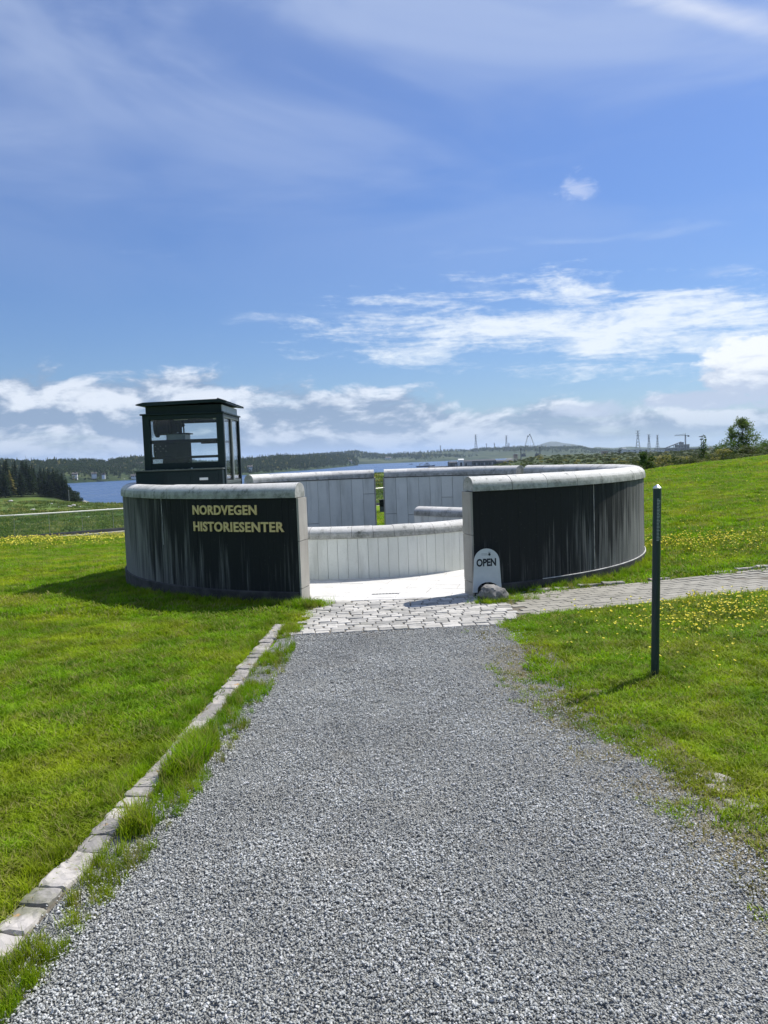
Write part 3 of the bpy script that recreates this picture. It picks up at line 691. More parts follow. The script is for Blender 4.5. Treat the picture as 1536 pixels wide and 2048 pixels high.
# straight stair parapet deeper in the court
sp0 = at(828, 1014, 13.1); sp1 = at(936, 1016, 12.25); spd = Vector((sp1.x - sp0.x, sp1.y - sp0.y, 0)); spd.normalize(); spn = Vector((-spd.y, spd.x, 0))
spar = thing('stair_parapet', 'short low wall with mossy round coping behind the curved parapet', 'wall', (sp0.x, sp0.y, 0), rotz=math.atan2(spd.y, spd.x))
sptop = (sp0.z + sp1.z) / 2; spl = 1.45
MB().box(0.012, spl, 0.03, 0.23, -2.5, sptop - 0.145).build('core', M_gap, spar)
x = 0.0
while x < spl - 0.05:
    w = 0.165; MB().box(x + 0.003, min(x + w, spl) - 0.003, 0.0, 0.028, -2.5, sptop - 0.15).build('slab', M_parslab, spar); x += w
nst = 4
for i in range(nst):
    prf = cope_prof(-0.014, 0.26, sptop - 0.147, sptop, 0.045)
    v = []; k = len(prf)
    for q in (i * spl / nst + 0.002, (i + 1) * spl / nst - 0.002): v += [(q, r_, z) for r_, z in prf]
    f = [(j, (j + 1) % k, k + (j + 1) % k, k + j) for j in range(k)] + [tuple(range(k)), tuple(range(2 * k - 1, k - 1, -1))]
    me = mesh('coping_stone', v, f, M_cope, True); recalc(me); me.set_sharp_from_angle(angle=R(40)); obj('coping_stone', me, spar)

# ------------------------------------------------------------------ courtyard floor: pale slabs in a diagonal bond
def clip_poly(poly, nx, ny, d):
    out = []
    for i in range(len(poly)):
        p, q = poly[i], poly[(i + 1) % len(poly)]
        sp_, sq_ = nx * p[0] + ny * p[1] - d, nx * q[0] + ny * q[1] - d
        if sp_ >= 0: out.append(p)
        if (sp_ < 0) != (sq_ < 0):
            t = sp_ / (sp_ - sq_); out.append((p[0] + t * (q[0] - p[0]), p[1] + t * (q[1] - p[1])))
    return out
def slab_poly(name, poly, z0, z1, mat, parent, bev=0.004):
    v = [(x, y, z0) for x, y in poly]; cx = sum(p[0] for p in poly) / len(poly); cy = sum(p[1] for p in poly) / len(poly); n = len(poly)
    v += [(x, y, z1 - bev) for x, y in poly]
    def ins(x, y):
        d = math.hypot(cx - x, cy - y); k = min(0.5, bev * 1.3 / max(d, 1e-6)); return (x + (cx - x) * k, y + (cy - y) * k, z1)
    v += [ins(x, y) for x, y in poly]
    f = [(i, (i + 1) % n, n + (i + 1) % n, n + i) for i in range(n)] + [(n + i, n + (i + 1) % n, 2 * n + (i + 1) % n, 2 * n + i) for i in range(n)] + [tuple(range(2 * n, 3 * n))]
    me = mesh(name, v, f, mat); recalc(me); return obj(name, me, parent)
FZ = 0.012
arc = [rp(RC, RO - 0.16, R(a), 0)[:2] for a in range(-120, 121, 4)]
fl = bpy.data.objects.new('courtyard_floor', mesh('courtyard_floor', [(x, y, FZ - 0.03) for x, y in arc] + [(x, y, FZ - 0.16) for x, y in arc], [tuple(range(len(arc))), tuple(range(2 * len(arc) - 1, len(arc) - 1, -1))] + [(i, len(arc) + i, len(arc) + (i + 1) % len(arc), (i + 1) % len(arc)) for i in range(len(arc))], M_gap))
link(fl); tag(fl, 'white sunlit granite floor of the round courtyard', kind='structure')
recalc(fl.data)
fa = R(-14); ca, sa = math.cos(fa), math.sin(fa)
for i in range(-12, 13):
    for j in range(-13, 14):
        w, h = 0.62, 0.30; x0 = i * w + (0.31 if j % 2 else 0); y0 = j * h
        q = [(x0 + 0.003, y0 + 0.003), (x0 + w - 0.003, y0 + 0.003), (x0 + w - 0.003, y0 + h - 0.003), (x0 + 0.003, y0 + h - 0.003)]
        q = [(RC[0] + x * ca - y * sa, 9.6 + x * sa + y * ca) for x, y in q]
        for a in range(-180, 180, 12):      # clip to the ring
            q = clip_poly(q, -math.sin(R(a)), math.cos(R(a)), -(RO - 0.15) + (-math.sin(R(a)) * RC[0] + math.cos(R(a)) * RC[1])) if q else q
        q = clip_poly(q, 0, -1, -14.4) if q else q
        if len(q) < 3: continue
        A2 = abs(sum(q[k][0] * q[(k + 1) % len(q)][1] - q[(k + 1) % len(q)][0] * q[k][1] for k in range(len(q)))) / 2
        if A2 < 0.006: continue
        cx = sum(p[0] for p in q) / len(q); cy = sum(p[1] for p in q) / len(q)
        if math.hypot(cx - PC[0], cy - PC[1]) < PR - 0.35: continue
        slab_poly('slab', q, FZ - 0.029, FZ + rnd.uniform(-0.001, 0.001), M_floor, fl, 0.002)
dr = thing('floor_drain', 'thin dark slot drain set in the white courtyard floor', 'drain', (gnd(771, 1190).x, gnd(771, 1190).y, FZ))
MB().box(-0.16, 0.16, -0.018, 0.018, -0.01, 0.0035).build('frame', M_steel, dr)
for k in range(8): MB().box(-0.15 + k * 0.038, -0.125 + k * 0.038, -0.012, 0.012, 0.003, 0.005).build('slot', M_black, dr)

# ------------------------------------------------------------------ setts at the threshold
sett_meshes = []
def block_mesh(name, l, w, h, mat, jit, bev, seed, hew=0.0):
    rr = random.Random(seed); bm = bmesh.new(); bmesh.ops.create_cube(bm, size=1.0)
    for v_ in bm.verts:
        v_.co.x *= l; v_.co.y *= w; v_.co.z *= h; v_.co.z -= h / 2
        v_.co.x += rr.uniform(-jit, jit); v_.co.y += rr.uniform(-jit, jit)
        if v_.co.z > -h * 0.5: v_.co.z += rr.uniform(-jit, jit) * 0.5
    bmesh.ops.bevel(bm, geom=bm.edges[:], offset=bev, segments=2, affect='EDGES', profile=0.6)
    if hew:
        bmesh.ops.subdivide_edges(bm, edges=[e for e in bm.edges if e.calc_length() > 0.03], cuts=3, use_grid_fill=True)
        for v_ in bm.verts:
            q = v_.co * 26 + Vector((seed * 5.1, seed * 2.3, 0)); d = mnoise.noise(q) * 0.7 + mnoise.noise(q * 2.4) * 0.5
            if v_.co.z > -h * 0.4: v_.co.z += d * hew
            v_.co.x += mnoise.noise(q + Vector((9, 0, 0))) * hew * 0.9; v_.co.y += mnoise.noise(q + Vector((0, 9, 0))) * hew * 0.9
    me = bpy.data.meshes.new(name); bm.to_mesh(me); bm.free(); me.materials.append(mat); return me
sett_meshes = [block_mesh('sett', l, 0.087, 0.07, M_sett, 0.004, 0.010, k, 0.003) for k, l in enumerate((0.110, 0.125, 0.14, 0.155, 0.17, 0.13))]
slen = (0.110, 0.125, 0.14, 0.155, 0.17, 0.13)
th = [(-0.98, 6.90), (1.02, 7.04), (1.30, 7.32), (1.26, 8.46), (0.96, 8.55), (-0.92, 8.55), (-0.86, 8.3)]
def inside(poly, x, y):
    c = False; n = len(poly)
    for i in range(n):
        x1, y1 = poly[i]; x2, y2 = poly[(i + 1) % n]
        if (y1 > y) != (y2 > y) and x < (x2 - x1) * (y - y1) / (y2 - y1) + x1: c = not c
    return c
sp_ = tag(obj('sett_paving', mesh('sett_paving', [(x, y, 0.005) for x, y in th] , [tuple(range(len(th)))], M_joint)), 'light granite setts laid at the courtyard entrance', kind='structure')
row = 0
for iy in range(19):
    y = 6.985 + iy * 0.094; x = -1.05 + rnd.uniform(0, 0.12)
    while x < 1.36:
        k = rnd.randrange(6); l = slen[k]; xx = x + l / 2; yy = y + 0.068 * (xx + 0.9) + rnd.uniform(-.006, .006)
        if inside(th, xx - l * .35, yy) and inside(th, xx + l * .3, yy) and math.hypot(xx - RC[0], yy - RC[1]) > RO - 0.10 and (xx > -0.86 or rnd.random() < 0.8):
            obj('sett', sett_meshes[k], sp_, (xx, yy, 0.018 + rnd.uniform(-0.003, 0.003)), (rnd.uniform(-.03, .03), rnd.uniform(-.02, .02), 0.068 + rnd.uniform(-.015, .015)))
        x += l + rnd.uniform(0.005, 0.014)

# brick path to the right
bp_dir = Vector((3.15, 0.98, 0)).normalized(); bp_n = Vector((-bp_dir.y, bp_dir.x, 0)); bp0 = Vector((1.24, 7.37, 0)); BPW = 1.08
bpl = [bp0 - bp_dir * 0.25, bp0 + bp_dir * 14, bp0 + bp_dir * 14 + bp_n * BPW, bp0 - bp_dir * 0.02 + bp_n * BPW]
def bpz(x, y): return float(ter(x, y))
v = []; f = []
for i in range(40):
    q = bp0 + bp_dir * (-0.2 + 14.2 * i / 39)
    for w in (0, BPW): pnt = q + bp_n * w; v.append((pnt.x, pnt.y, bpz(pnt.x, pnt.y) + 0.007))
    if i: f.append((2 * i - 2, 2 * i, 2 * i + 1, 2 * i - 1))
bpo = tag(obj('paved_path', mesh('paved_path', v, f, M_joint)), 'narrow worn grey paver path leading off to the right of the entrance', kind='structure')
pav = [block_mesh('paver', 0.205, 0.102, 0.06, M_paver, 0.002, 0.004, 40 + k) for k in range(4)]
for c_ in range(10):
    s = -0.12 + (0.11 if c_ % 2 else 0)
    while s < 8.3:
        q = bp0 + bp_dir * s + bp_n * (0.055 + c_ * 0.1075)
        if not inside(th, q.x - 0.07, q.y) and math.hypot(q.x - RC[0], q.y - RC[1]) > RO + 0.05:
            obj('paver', pav[rnd.randrange(4)], bpo, (q.x, q.y, bpz(q.x, q.y) + 0.017 + rnd.uniform(-.0015, .0015)), (rnd.uniform(-.01, .01), rnd.uniform(-.008, .008), math.atan2(bp_dir.y, bp_dir.x) + rnd.uniform(-.02, .02)))
        s += 0.213
# low edging stones of the paved path, half sunk in turf
kmesh = [block_mesh('edging_stone', 0.30, 0.075, 0.10, M_kerb, 0.012, 0.014, 60 + k, 0.010) for k in range(3)]
ped = tag(obj('path_edging', mesh('path_edging', [(0, 0, -0.05), (0.02, 0, -0.05), (0, 0.02, -0.05)], [(0, 1, 2)], M_joint)), 'half sunk edging stones along the paver path', kind='structure')
ped.location = tuple(bp0)
s = 0.25
while s < 7.5:
    q = bp0 + bp_dir * s + bp_n * (BPW + 0.05)
    if rnd.random() < 0.72: obj('edging_stone', kmesh[rnd.randrange(3)], ped, (q.x - bp0.x, q.y - bp0.y, bpz(q.x, q.y) + 0.035 + rnd.uniform(-.012, .012)), (rnd.uniform(-.06, .06), rnd.uniform(-.04, .04), math.atan2(bp_dir.y, bp_dir.x) + rnd.uniform(-.06, .06)))
    s += 0.32

# ------------------------------------------------------------------ gravel path
gl = np.array([(-4, -1.75), (0, -1.42), (2.0, -1.26), (2.96, -1.12), (4.2, -0.98), (5.8, -0.90), (6.95, -0.90)])
gr = np.array([(-4, 2.9), (0, 1.95), (2.0, 1.56), (2.83, 1.43), (3.8, 1.22), (5.2, 1.03), (6.95, 1.03)])
def glx(y): return np.interp(y, gl[:, 0], gl[:, 1])
def grx(y): return np.interp(y, gr[:, 0], gr[:, 1])
v = []; f = []
for i in range(60):
    y = -4 + 11.1 * i / 59
    v += [(float(glx(y)) - 0.25 if y < 6.5 else float(glx(y)) - 0.1, y, 0.0045), (float(grx(y)) + (0.35 if y < 6.3 else 0.05), y, 0.0045)]
    if i: f.append((2 * i - 2, 2 * i - 1, 2 * i + 1, 2 * i))
vv_ = []; ff_ = []; wv_ = []
for i in range(0, len(v), 2):
    (xa, ya, za), (xb, yb, zb_) = v[i], v[i + 1]
    for k in range(9):
        u = k / 8; x_ = xa + (xb - xa) * u; vv_.append((x_, ya, za)); wv_.append(float(np.clip(((x_ - float(grx(ya))) + 0.50) / 0.45, 0, 1)))
    if i:
        q = (i // 2 - 1) * 9
        for k in range(8): ff_.append((q + k, q + k + 1, q + 10 + k, q + 9 + k))
gme = mesh('gravel_path', vv_, ff_, M_gravelbed); ga = gme.attributes.new('verge', 'FLOAT', 'POINT'); ga.data.foreach_set('value', wv_)
tag(obj('gravel_path', gme), 'grey gravel path leading up to the entrance', kind='structure')

# kerb of granite setts on the left of the path
kl0 = Vector((-1.50, 0.2, 0)); kl1 = Vector((-1.04, 7.42, 0)); kpts = [(-1.46, 0.2), (-1.345, 2.4), (-1.25, 3.39), (-1.14, 5.2), (-1.045, 7.42)]
def kx(y): return float(np.interp(y, [p[1] for p in kpts], [p[0] for p in kpts]))
kb = tag(obj('kerb', mesh('kerb', [(kx(y) + s, y, 0.006) for y in np.linspace(0.2, 7.4, 20) for s in (-0.06, 0.06)], [(2 * i, 2 * i + 1, 2 * i + 3, 2 * i + 2) for i in range(19)], M_joint)), 'row of rough granite kerb stones along the gravel path', kind='structure')
kerbm = [(l, block_mesh('kerb_stone', l, 0.118, 0.14, M_kerb, 0.010, 0.016, 80 + k, 0.008)) for k, l in enumerate((0.11, 0.13, 0.15, 0.175, 0.14, 0.19))]
y = 0.2
while y < 7.4:
    l, mm = rnd.choice(kerbm); yc = y + l / 2; sl = math.atan2(kx(yc + .2) - kx(yc - .2), .4)
    obj('kerb_stone', mm, kb, (kx(yc) + rnd.uniform(-.008, .008), yc, 0.022 + rnd.uniform(-.006, .005)), (rnd.uniform(-.03, .03), rnd.uniform(-.03, .03), math.pi / 2 - sl + rnd.uniform(-.05, .05)))
    y += l + rnd.uniform(-0.006, 0.006)
# sunken kerb remnants on the right
kb2 = tag(obj('kerb', mesh('kerb', [(1.5, 2.6, -0.03), (1.6, 2.6, -0.03), (1.5, 4.2, -0.03)], [(0, 1, 2)], M_joint)), 'overgrown kerb stones on the lawn side of the path', kind='structure')
for px, py in ((1425, 1548), (1447, 1568), (1487, 1602), (1520, 1630), (1552, 1655), (1141, 1410)):
    q = gnd(px, py, 0.02)
    obj('kerb_stone', rnd.choice(kerbm)[1], kb2, (q.x, q.y, 0.010 + rnd.uniform(-.008, .006)), (rnd.uniform(-.05, .05), rnd.uniform(-.05, .05), 1.9 + rnd.uniform(-.2, .2)))

# ------------------------------------------------------------------ scatter by geometry nodes (stuff)
def scatter(name, pts, rots, scl, idx, protos, label, cat):
    col = bpy.data.collections.new(name + '_source')
    for k, pm in enumerate(protos):
        o = bpy.data.objects.new('%s_source_%02d' % (name, k), pm); col.objects.link(o)
    me = bpy.data.meshes.new(name); n = len(pts); me.vertices.add(n)
    me.vertices.foreach_set('co', np.asarray(pts, np.float32).ravel())
    a = me.attributes.new('rot', 'FLOAT_VECTOR', 'POINT'); a.data.foreach_set('vector', np.asarray(rots, np.float32).ravel())
    a = me.attributes.new('scl', 'FLOAT_VECTOR', 'POINT')
    scl = np.asarray(scl, np.float32)
    if scl.ndim == 1: scl = np.repeat(scl[:, None], 3, 1)
    a.data.foreach_set('vector', scl.ravel())
    a = me.attributes.new('pick', 'INT', 'POINT'); a.data.foreach_set('value', np.asarray(idx, np.int32))
    me.materials.append(protos[0].materials[0])
    o = obj(name, me)
    ng = bpy.data.node_groups.new(name, 'GeometryNodeTree')
    ng.interface.new_socket('Geometry', in_out='INPUT', socket_type='NodeSocketGeometry'); ng.interface.new_socket('Geometry', in_out='OUTPUT', socket_type='NodeSocketGeometry')
    gi = ng.nodes.new('NodeGroupInput'); go = ng.nodes.new('NodeGroupOutput'); ip = ng.nodes.new('GeometryNodeInstanceOnPoints'); ci = ng.nodes.new('GeometryNodeCollectionInfo')
    ci.inputs['Collection'].default_value = col; ci.inputs['Separate Children'].default_value = True; ci.inputs['Reset Children'].default_value = True
    def na(nm, dt):
        q = ng.nodes.new('GeometryNodeInputNamedAttribute'); q.data_type = dt; q.inputs['Name'].default_value = nm; return q.outputs['Attribute']
    e2r = ng.nodes.new('FunctionNodeEulerToRotation')
    ng.links.new(na('rot', 'FLOAT_VECTOR'), e2r.inputs[0]); ng.links.new(e2r.outputs[0], ip.inputs['Rotation'])
    ng.links.new(na('scl', 'FLOAT_VECTOR'), ip.inputs['Scale']); ng.links.new(na('pick', 'INT'), ip.inputs['Instance Index'])
    ip.inputs['Pick Instance'].default_value = True
    ng.links.new(gi.outputs[0], ip.inputs['Points']); ng.links.new(ci.outputs[0], ip.inputs['Instance']); ng.links.new(ip.outputs[0], go.inputs[0])
    md = o.modifiers.new('scatter', 'NODES'); md.node_group = ng
    return tag(o, label, cat, kind='stuff')

# gravel chips
def chip(seed):
    rr = random.Random(seed); bm = bmesh.new(); bmesh.ops.create_icosphere(bm, subdivisions=1, radius=0.5)
    for v_ in bm.verts:
        k = rr.uniform(0.62, 1.12); v_.co *= k
        v_.co.x *= rr.uniform(0.9, 1.2)
    bmesh.ops.scale(bm, vec=(1.25, 0.85, 0.62), verts=bm.verts[:])
    me = bpy.data.meshes.new('chip'); bm.to_mesh(me); bm.free(); me.materials.append(M_gravel); return me
chips = [chip(k) for k in range(6)]
P = []; S = []
def gravel_band(y0, y1, dens, s0, s1):
    n = int((y1 - y0) * 3.4 * dens); ys = nrg.uniform(y0, y1, n); xs = nrg.uniform(-1.6, 1.95, n)
    jl = wob(xs, ys, 0.5, 1) * 0.06 + nrg.normal(0, 0.05, n); jr = wob(xs, ys, 0.8, 4) * 0.05 + nrg.normal(0, 0.13, n)
    ok = (xs > np.array(glx(ys)) + jl) & (xs < np.array(grx(ys)) + jr) & (ys < 6.93 + 0.068 * (xs + 0.9) + nrg.normal(0, 0.02, n))
    fr = np.maximum(1.2, ys) * 0.62 + 0.35
    ok &= np.abs(xs) < fr
    ok &= nrg.random(n) < np.clip(0.80 + 0.45 * wob(xs, ys, 0.9, 6) + 0.25 * wob(xs, ys * 0.4, 0.5, 2), 0.28, 1.0)      # packed fines show between the loose chips
    xs, ys = xs[ok], ys[ok]; s = np.exp(nrg.uniform(math.log(s0), math.log(s1), len(xs)))
    P.append(np.stack([xs, ys, 0.006 + nrg.uniform(0, 0.010, len(xs))], 1)); S.append(s)
gravel_band(1.2, 3.2, 17000, 0.0042, 0.0135)
gravel_band(3.2, 4.8, 12000, 0.005, 0.0135)
gravel_band(4.8, 7.2, 8000, 0.0065, 0.014)
P = np.concatenate(P); S = np.concatenate(S); n = len(P)
scatter('gravel', P, nrg.uniform(-0.6, 0.6, (n, 3)) + np.stack([np.zeros(n), np.zeros(n), nrg.uniform(0, 6.28, n)], 1), S, nrg.integers(0, 6, n), chips, 'loose grey crushed stone covering the path', 'gravel')

# grass tufts
def tuft(seed, nb, rad, h0, h1, w, lean=0.5, mat=M_blade):
    rr = random.Random(seed); v = []; f = []
    for _ in range(nb):
        a = rr.uniform(0, 6.28); q = rad * math.sqrt(rr.random()); bx, by = q * math.cos(a), q * math.sin(a)
        h = rr.uniform(h0, h1); da = rr.uniform(0, 6.28); ln = rr.uniform(0.15, lean) * h * 1.4; fa_ = da + 1.57 + rr.uniform(-.5, .5)
        wx, wy = w * rr.uniform(.7, 1.2) * math.cos(fa_) / 2, w * math.sin(fa_) / 2; dx_, dy_ = math.cos(da) * ln, math.sin(da) * ln
        k = len(v)
        v += [(bx - wx, by - wy, -0.01), (bx + wx, by + wy, -0.01), (bx + dx_ * .3 - wx * .85, by + dy_ * .3 - wy * .85, h * .6), (bx + dx_ * .3 + wx * .85, by + dy_ * .3 + wy * .85, h * .6), (bx + dx_, by + dy_, h)]
        f += [(k, k + 1, k + 3, k + 2), (k + 2, k + 3, k + 4)]
    return mesh('tuft', v, f, mat)
t_short = [tuft(k, 20, 0.045, 0.014, 0.040, 0.0052, 1.2) for k in range(5)]
t_long = [tuft(20 + k, 22, 0.040, 0.06, 0.150, 0.0045, 0.6) for k in range(4)]
t_wide = [tuft(40 + k, 30, 0.14, 0.022, 0.055, 0.012, 1.1) for k in range(4)]
t_dry = [tuft(200 + k, 9, 0.05, 0.010, 0.035, 0.0045, 1.6, M_dry) for k in range(3)]
protos = t_short + t_long + t_wide + t_dry
GP = []; GS = []; GI = []
def not_paved(x, y, m_=0.0):
    """true on turf"""
    ok = np.hypot(x - RC[0], y - RC[1]) > RO + 0.02
    s = (x - bp0.x) * bp_dir.x + (y - bp0.y) * bp_dir.y; w = (x - bp0.x) * bp_n.x + (y - bp0.y) * bp_n.y
    jj = wob(x, y, 0.4, 3) * 0.04
    ok &= ~((s > -0.15) & (w > 0.0 + jj) & (w < BPW - 0.02 + jj))
    # setts
    ok &= ~((x > -0.80 + wob(x, y, 0.35, 5) * 0.07 - 0.10 * np.clip((7.5 - y) / 0.5, 0, 1)) & (x < 1.30) & (y > 6.88 + 0.068 * (x + .9)) & (y < 8.6) & ~((x > 1.02 + wob(x, y, .4, 2) * .05) & (y < 7.05 + (x - 1.0) * 0.9)) & ~((x > 1.02) & (y > 8.28 - wob(x, y, .3, 2) * .04)) & ~((x < -0.72) & (y > 8.18 + wob(x, y, .3, 1) * .05)))
    return ok
def lawn(y0, y1, dens, kinds, s0, s1, marg=1.25):
    hw = y1 * 0.5 * marg + 0.6; n = int((y1 - y0) * 2 * hw * dens)
    x = nrg.uniform(-hw, hw, n); y = nrg.uniform(y0, y1, n)
    ok = np.abs(x) < y * 0.5 * marg + 0.6
    ok &= not_paved(x, y)
    inpath = (x > np.array([kx(q) for q in y]) - 0.055) & (x < np.array(grx(y)) + 0.02 + wob(x, y, 0.6, 4) * 0.06) & (y < 7.0 + 0.068 * (x + .9))
    inpath |= (y < 7.42) & (np.abs(x - np.array([kx(q) for q in y])) < 0.066)
    ok &= ~inpath
    # the worn right margin thins out gradually
    mr = (x > 0.9) & (y < 6.9); d = x - np.array(grx(y)); ok &= ~(mr & (nrg.random(n) > np.clip(0.16 + d / 0.60 + wob(x, y, 0.45, 6) * 0.22, 0.08, 1)))
    ok &= y < fenceY(x) - 0.4
    ok &= y < 37 - 0.0 * x
    x, y = x[ok], y[ok]; z = ter(x, y); n = len(x)
    GP.append(np.stack([x, y, z], 1)); GS.append(nrg.uniform(s0, s1, n) * (1 + 0.25 * wob(x, y, 1.1, 2))); GI.append(nrg.choice(kinds, n))
lawn(1.6, 4.5, 1500, range(0, 5), 0.7, 1.25)
lawn(4.5, 8.0, 800, range(0, 5), 0.8, 1.4)
lawn(8.0, 13.0, 300, list(range(0, 5)) + list(range(9, 13)), 0.7, 1.1)
lawn(13.0, 22.0, 100, range(9, 13), 0.75, 1.25)
lawn(22.0, 37.0, 40, range(9, 13), 1.0, 1.7)
# taller fringe between kerb and gravel
def fringe(n, xf, y0, y1, dens_fn, kinds, s0, s1):
    y = nrg.uniform(y0, y1, n); x = xf(y, nrg.random(n)); ok = nrg.random(n) < dens_fn(x, y)
    x, y = x[ok], y[ok]; GP.append(np.stack([x, y, ter(x, y)], 1)); GS.append(nrg.uniform(s0, s1, len(x))); GI.append(nrg.choice(kinds, len(x)))
KX = lambda y: np.interp(y, [p[1] for p in kpts], [p[0] for p in kpts])
fringe(4200, lambda y, u: KX(y) + 0.065 + u ** 1.2 * (glx(y) - KX(y) - 0.02 + 0.05), 1.3, 7.3, lambda x, y: np.clip(0.45 + wob(x, y, 0.55, 3) * 0.9, 0.06, 1), list(range(5, 9)) + [0, 1, 2, 3, 13], 0.25, 0.66)
fringe(1500, lambda y, u: KX(y) + 0.075 + u * 0.12, 3.2, 5.0, lambda x, y: np.clip(0.1 + wob(x, y, 0.9, 5) * 1.2, 0.0, 1), range(5, 9), 0.7, 1.15)
fringe(900, lambda y, u: KX(y) - 0.075 - u * 0.08, 1.3, 7.4, lambda x, y: np.clip(0.45 + wob(x, y, 0.6, 1) * 0.7, 0.0, 1), list(range(5, 9)), 0.35, 0.75)
# right margin weeds creeping into the gravel
fringe(4200, lambda y, u: grx(y) - 0.34 + u * 0.75, 1.6, 6.9, lambda x, y: np.clip(wob(x, y, 0.55, 7) * 1.3 - 0.05, 0, 1) * np.clip((x - np.array(grx(y)) + 0.32) / 0.4, 0.05, 1), [0, 1, 2, 3], 0.45, 1.0)
fringe(2600, lambda y, u: grx(y) - 0.22 + u * 0.55, 2.2, 6.9, lambda x, y: np.clip(0.30 + wob(x, y, 0.5, 2) * 0.6, 0, 1), [13, 14, 15], 0.5, 1.1)
# turf against the foot of the walls and the setts
def ringfringe(a0, a1, n, s0, s1):
    a = nrg.uniform(R(a0), R(a1), n); r_ = RO + 0.03 + nrg.random(n) ** 2 * 0.22
    x = RC[0] + r_ * np.sin(a); y = RC[1] - r_ * np.cos(a); ok = not_paved(x, y); x, y = x[ok], y[ok]
    GP.append(np.stack([x, y, ter(x, y)], 1)); GS.append(nrg.uniform(s0, s1, len(x))); GI.append(nrg.choice(range(5, 9), len(x)))
ringfringe(-80, -12, 420, 0.35, 0.8); ringfringe(14, 85, 520, 0.4, 0.95)
def clump(px, py, rx, ry, n, s0, s1):
    c = gnd(px, py); x = c.x + nrg.normal(0, rx, n); y = c.y + nrg.normal(0, ry, n)
    GP.append(np.stack([x, y, ter(x, y)], 1)); GS.append(nrg.uniform(s0, s1, n)); GI.append(nrg.choice(range(5, 9), n))
clump(618, 1216, 0.10, 0.06, 90, 0.5, 1.0); clump(590, 1212, 0.16, 0.05, 70, 0.4, 0.8)
clump(980, 1208, 0.14, 0.05, 60, 0.35, 0.7); clump(1030, 1200, 0.2, 0.05, 60, 0.35, 0.7)
clump(1312, 1354, 0.05, 0.04, 18, 0.4, 0.7)
GP = np.concatenate(GP); GS = np.concatenate(GS); GI = np.concatenate(GI); n = len(GP)
scatter('lawn_grass', GP, np.stack([nrg.uniform(-.12, .12, n), nrg.uniform(-.12, .12, n), nrg.uniform(0, 6.28, n)], 1), GS, GI, protos, 'short green mown grass of the lawns around the path', 'grass')
print('grass', n, 'gravel', len(P))

# rough tussocks in the field below the fence
n = 22000; x = nrg.uniform(-150, 14, n); y = np.exp(nrg.uniform(math.log(30), math.log(300), n)); ok = (y > fenceY(x) + 0.8) & (x / y > -0.62) & (x / y < 0.06) & ((wob(x, y, 14, 5) + nrg.normal(0, .5, n)) > -0.2)
x, y = x[ok], y[ok]; n = len(x); sq_ = nrg.uniform(2.0, 4.2, n) * np.interp(y, [30, 230], [1, 2.6])
t_field = [tuft(300 + k, 26, 0.14, 0.03, 0.085, 0.016, 1.0, M_scrubgrass) for k in range(3)]
scatter('field_grass', np.stack([x, y, ter(x, y)], 1), np.stack([np.zeros(n), np.zeros(n), nrg.uniform(0, 6.28, n)], 1), np.stack([sq_ * 1.3, sq_ * 1.3, sq_ * nrg.uniform(0.5, 1.0, n)], 1), nrg.integers(0, 3, n), t_field, 'rough tussocky pasture below the glass fence', 'grass')

# buttercups
def flower(seed):
    rr = random.Random(seed); v = []; f = []; h = rr.uniform(0.07, 0.11); tx, ty = rr.uniform(-.5, .5), rr.uniform(-.5, .5)
    k = 7; v.append((0, 0, h - 0.004))
    for i in range(k):
        a = 6.283 * i / k; q = 0.0100 * (1 if i % 2 else 0.85); v.append((q * math.cos(a), q * math.sin(a), h + q * (math.cos(a) * tx + math.sin(a) * ty) + 0.003))
    f += [(0, 1 + i, 1 + (i + 1) % k) for i in range(k)]
    b0 = len(v); v += [(-0.001, 0, 0), (0.001, 0, 0), (0.001, 0, h - .003), (-0.001, 0, h - .003)]; f.append((b0, b0 + 1, b0 + 2, b0 + 3))
    me = mesh('flower', v, f, M_petal); me.materials.append(M_stem); me.polygons[len(f) - 1].material_index = 1; return me
FP = []; FS = []
def patch(pxpy, n, sx, sy, sc=1.0, z=0):
    c = gnd(*pxpy, z); x = c.x + nrg.normal(0, sx, n); y = c.y + nrg.normal(0, sy, n)
    ok = not_paved(x, y) & (y < fenceY(x) - 0.3) & (x > np.array(grx(y)) + .35) | (x < -1.6) & (y < fenceY(x) - 0.3) & (np.hypot(x - RC[0], y - RC[1]) > RO + 0.1)
    x, y = x[ok], y[ok]; FP.append(np.stack([x, y, ter(x, y)], 1)); FS.append(nrg.uniform(0.75, 1.3, len(x)) * sc)
patch((1440, 1240), 420, 0.55, 0.38); patch((1530, 1215), 420, 0.7, 0.35); patch((1330, 1262), 90, 0.35, 0.25); patch((1200, 1275), 30, 0.4, 0.3); patch((1400, 1330), 40, 0.6, 0.5)
patch((1380, 1092), 520, 0.55, 0.45, 1.2, .1); patch((1430, 1088), 180, 0.5, 0.4, 1.2, .1); patch((1480, 1108), 60, 0.5, 0.3, 1.1, .1); patch((1350, 1060), 60, 1.5, 1.2, 1.1, .1)
n_ = 24000; x = nrg.uniform(-19, -3.6, n_); d_ = nrg.random(n_); y = fenceY(x) - 3.0 - 14.0 * d_ ** 1.3; ok = ((wob(x, y, 2.2, 4) + nrg.normal(0, .5, n_)) > -0.1 + 0.9 * (d_ > .72)) & (np.hypot(x - RC[0], y - RC[1]) > RO + 0.3)
x, y = x[ok], y[ok]; FP.append(np.stack([x, y, ter(x, y)], 1)); FS.append(nrg.uniform(1.3, 2.2, len(x)))
n_ = 520; x = nrg.uniform(3.5, 16, n_); y = 10 + 22 * nrg.random(n_) ** 1.4; FP.append(np.stack([x, y, ter(x, y)], 1)); FS.append(nrg.uniform(1.0, 1.7, n_))
FP = np.concatenate(FP); FS = np.concatenate(FS); n = len(FP)
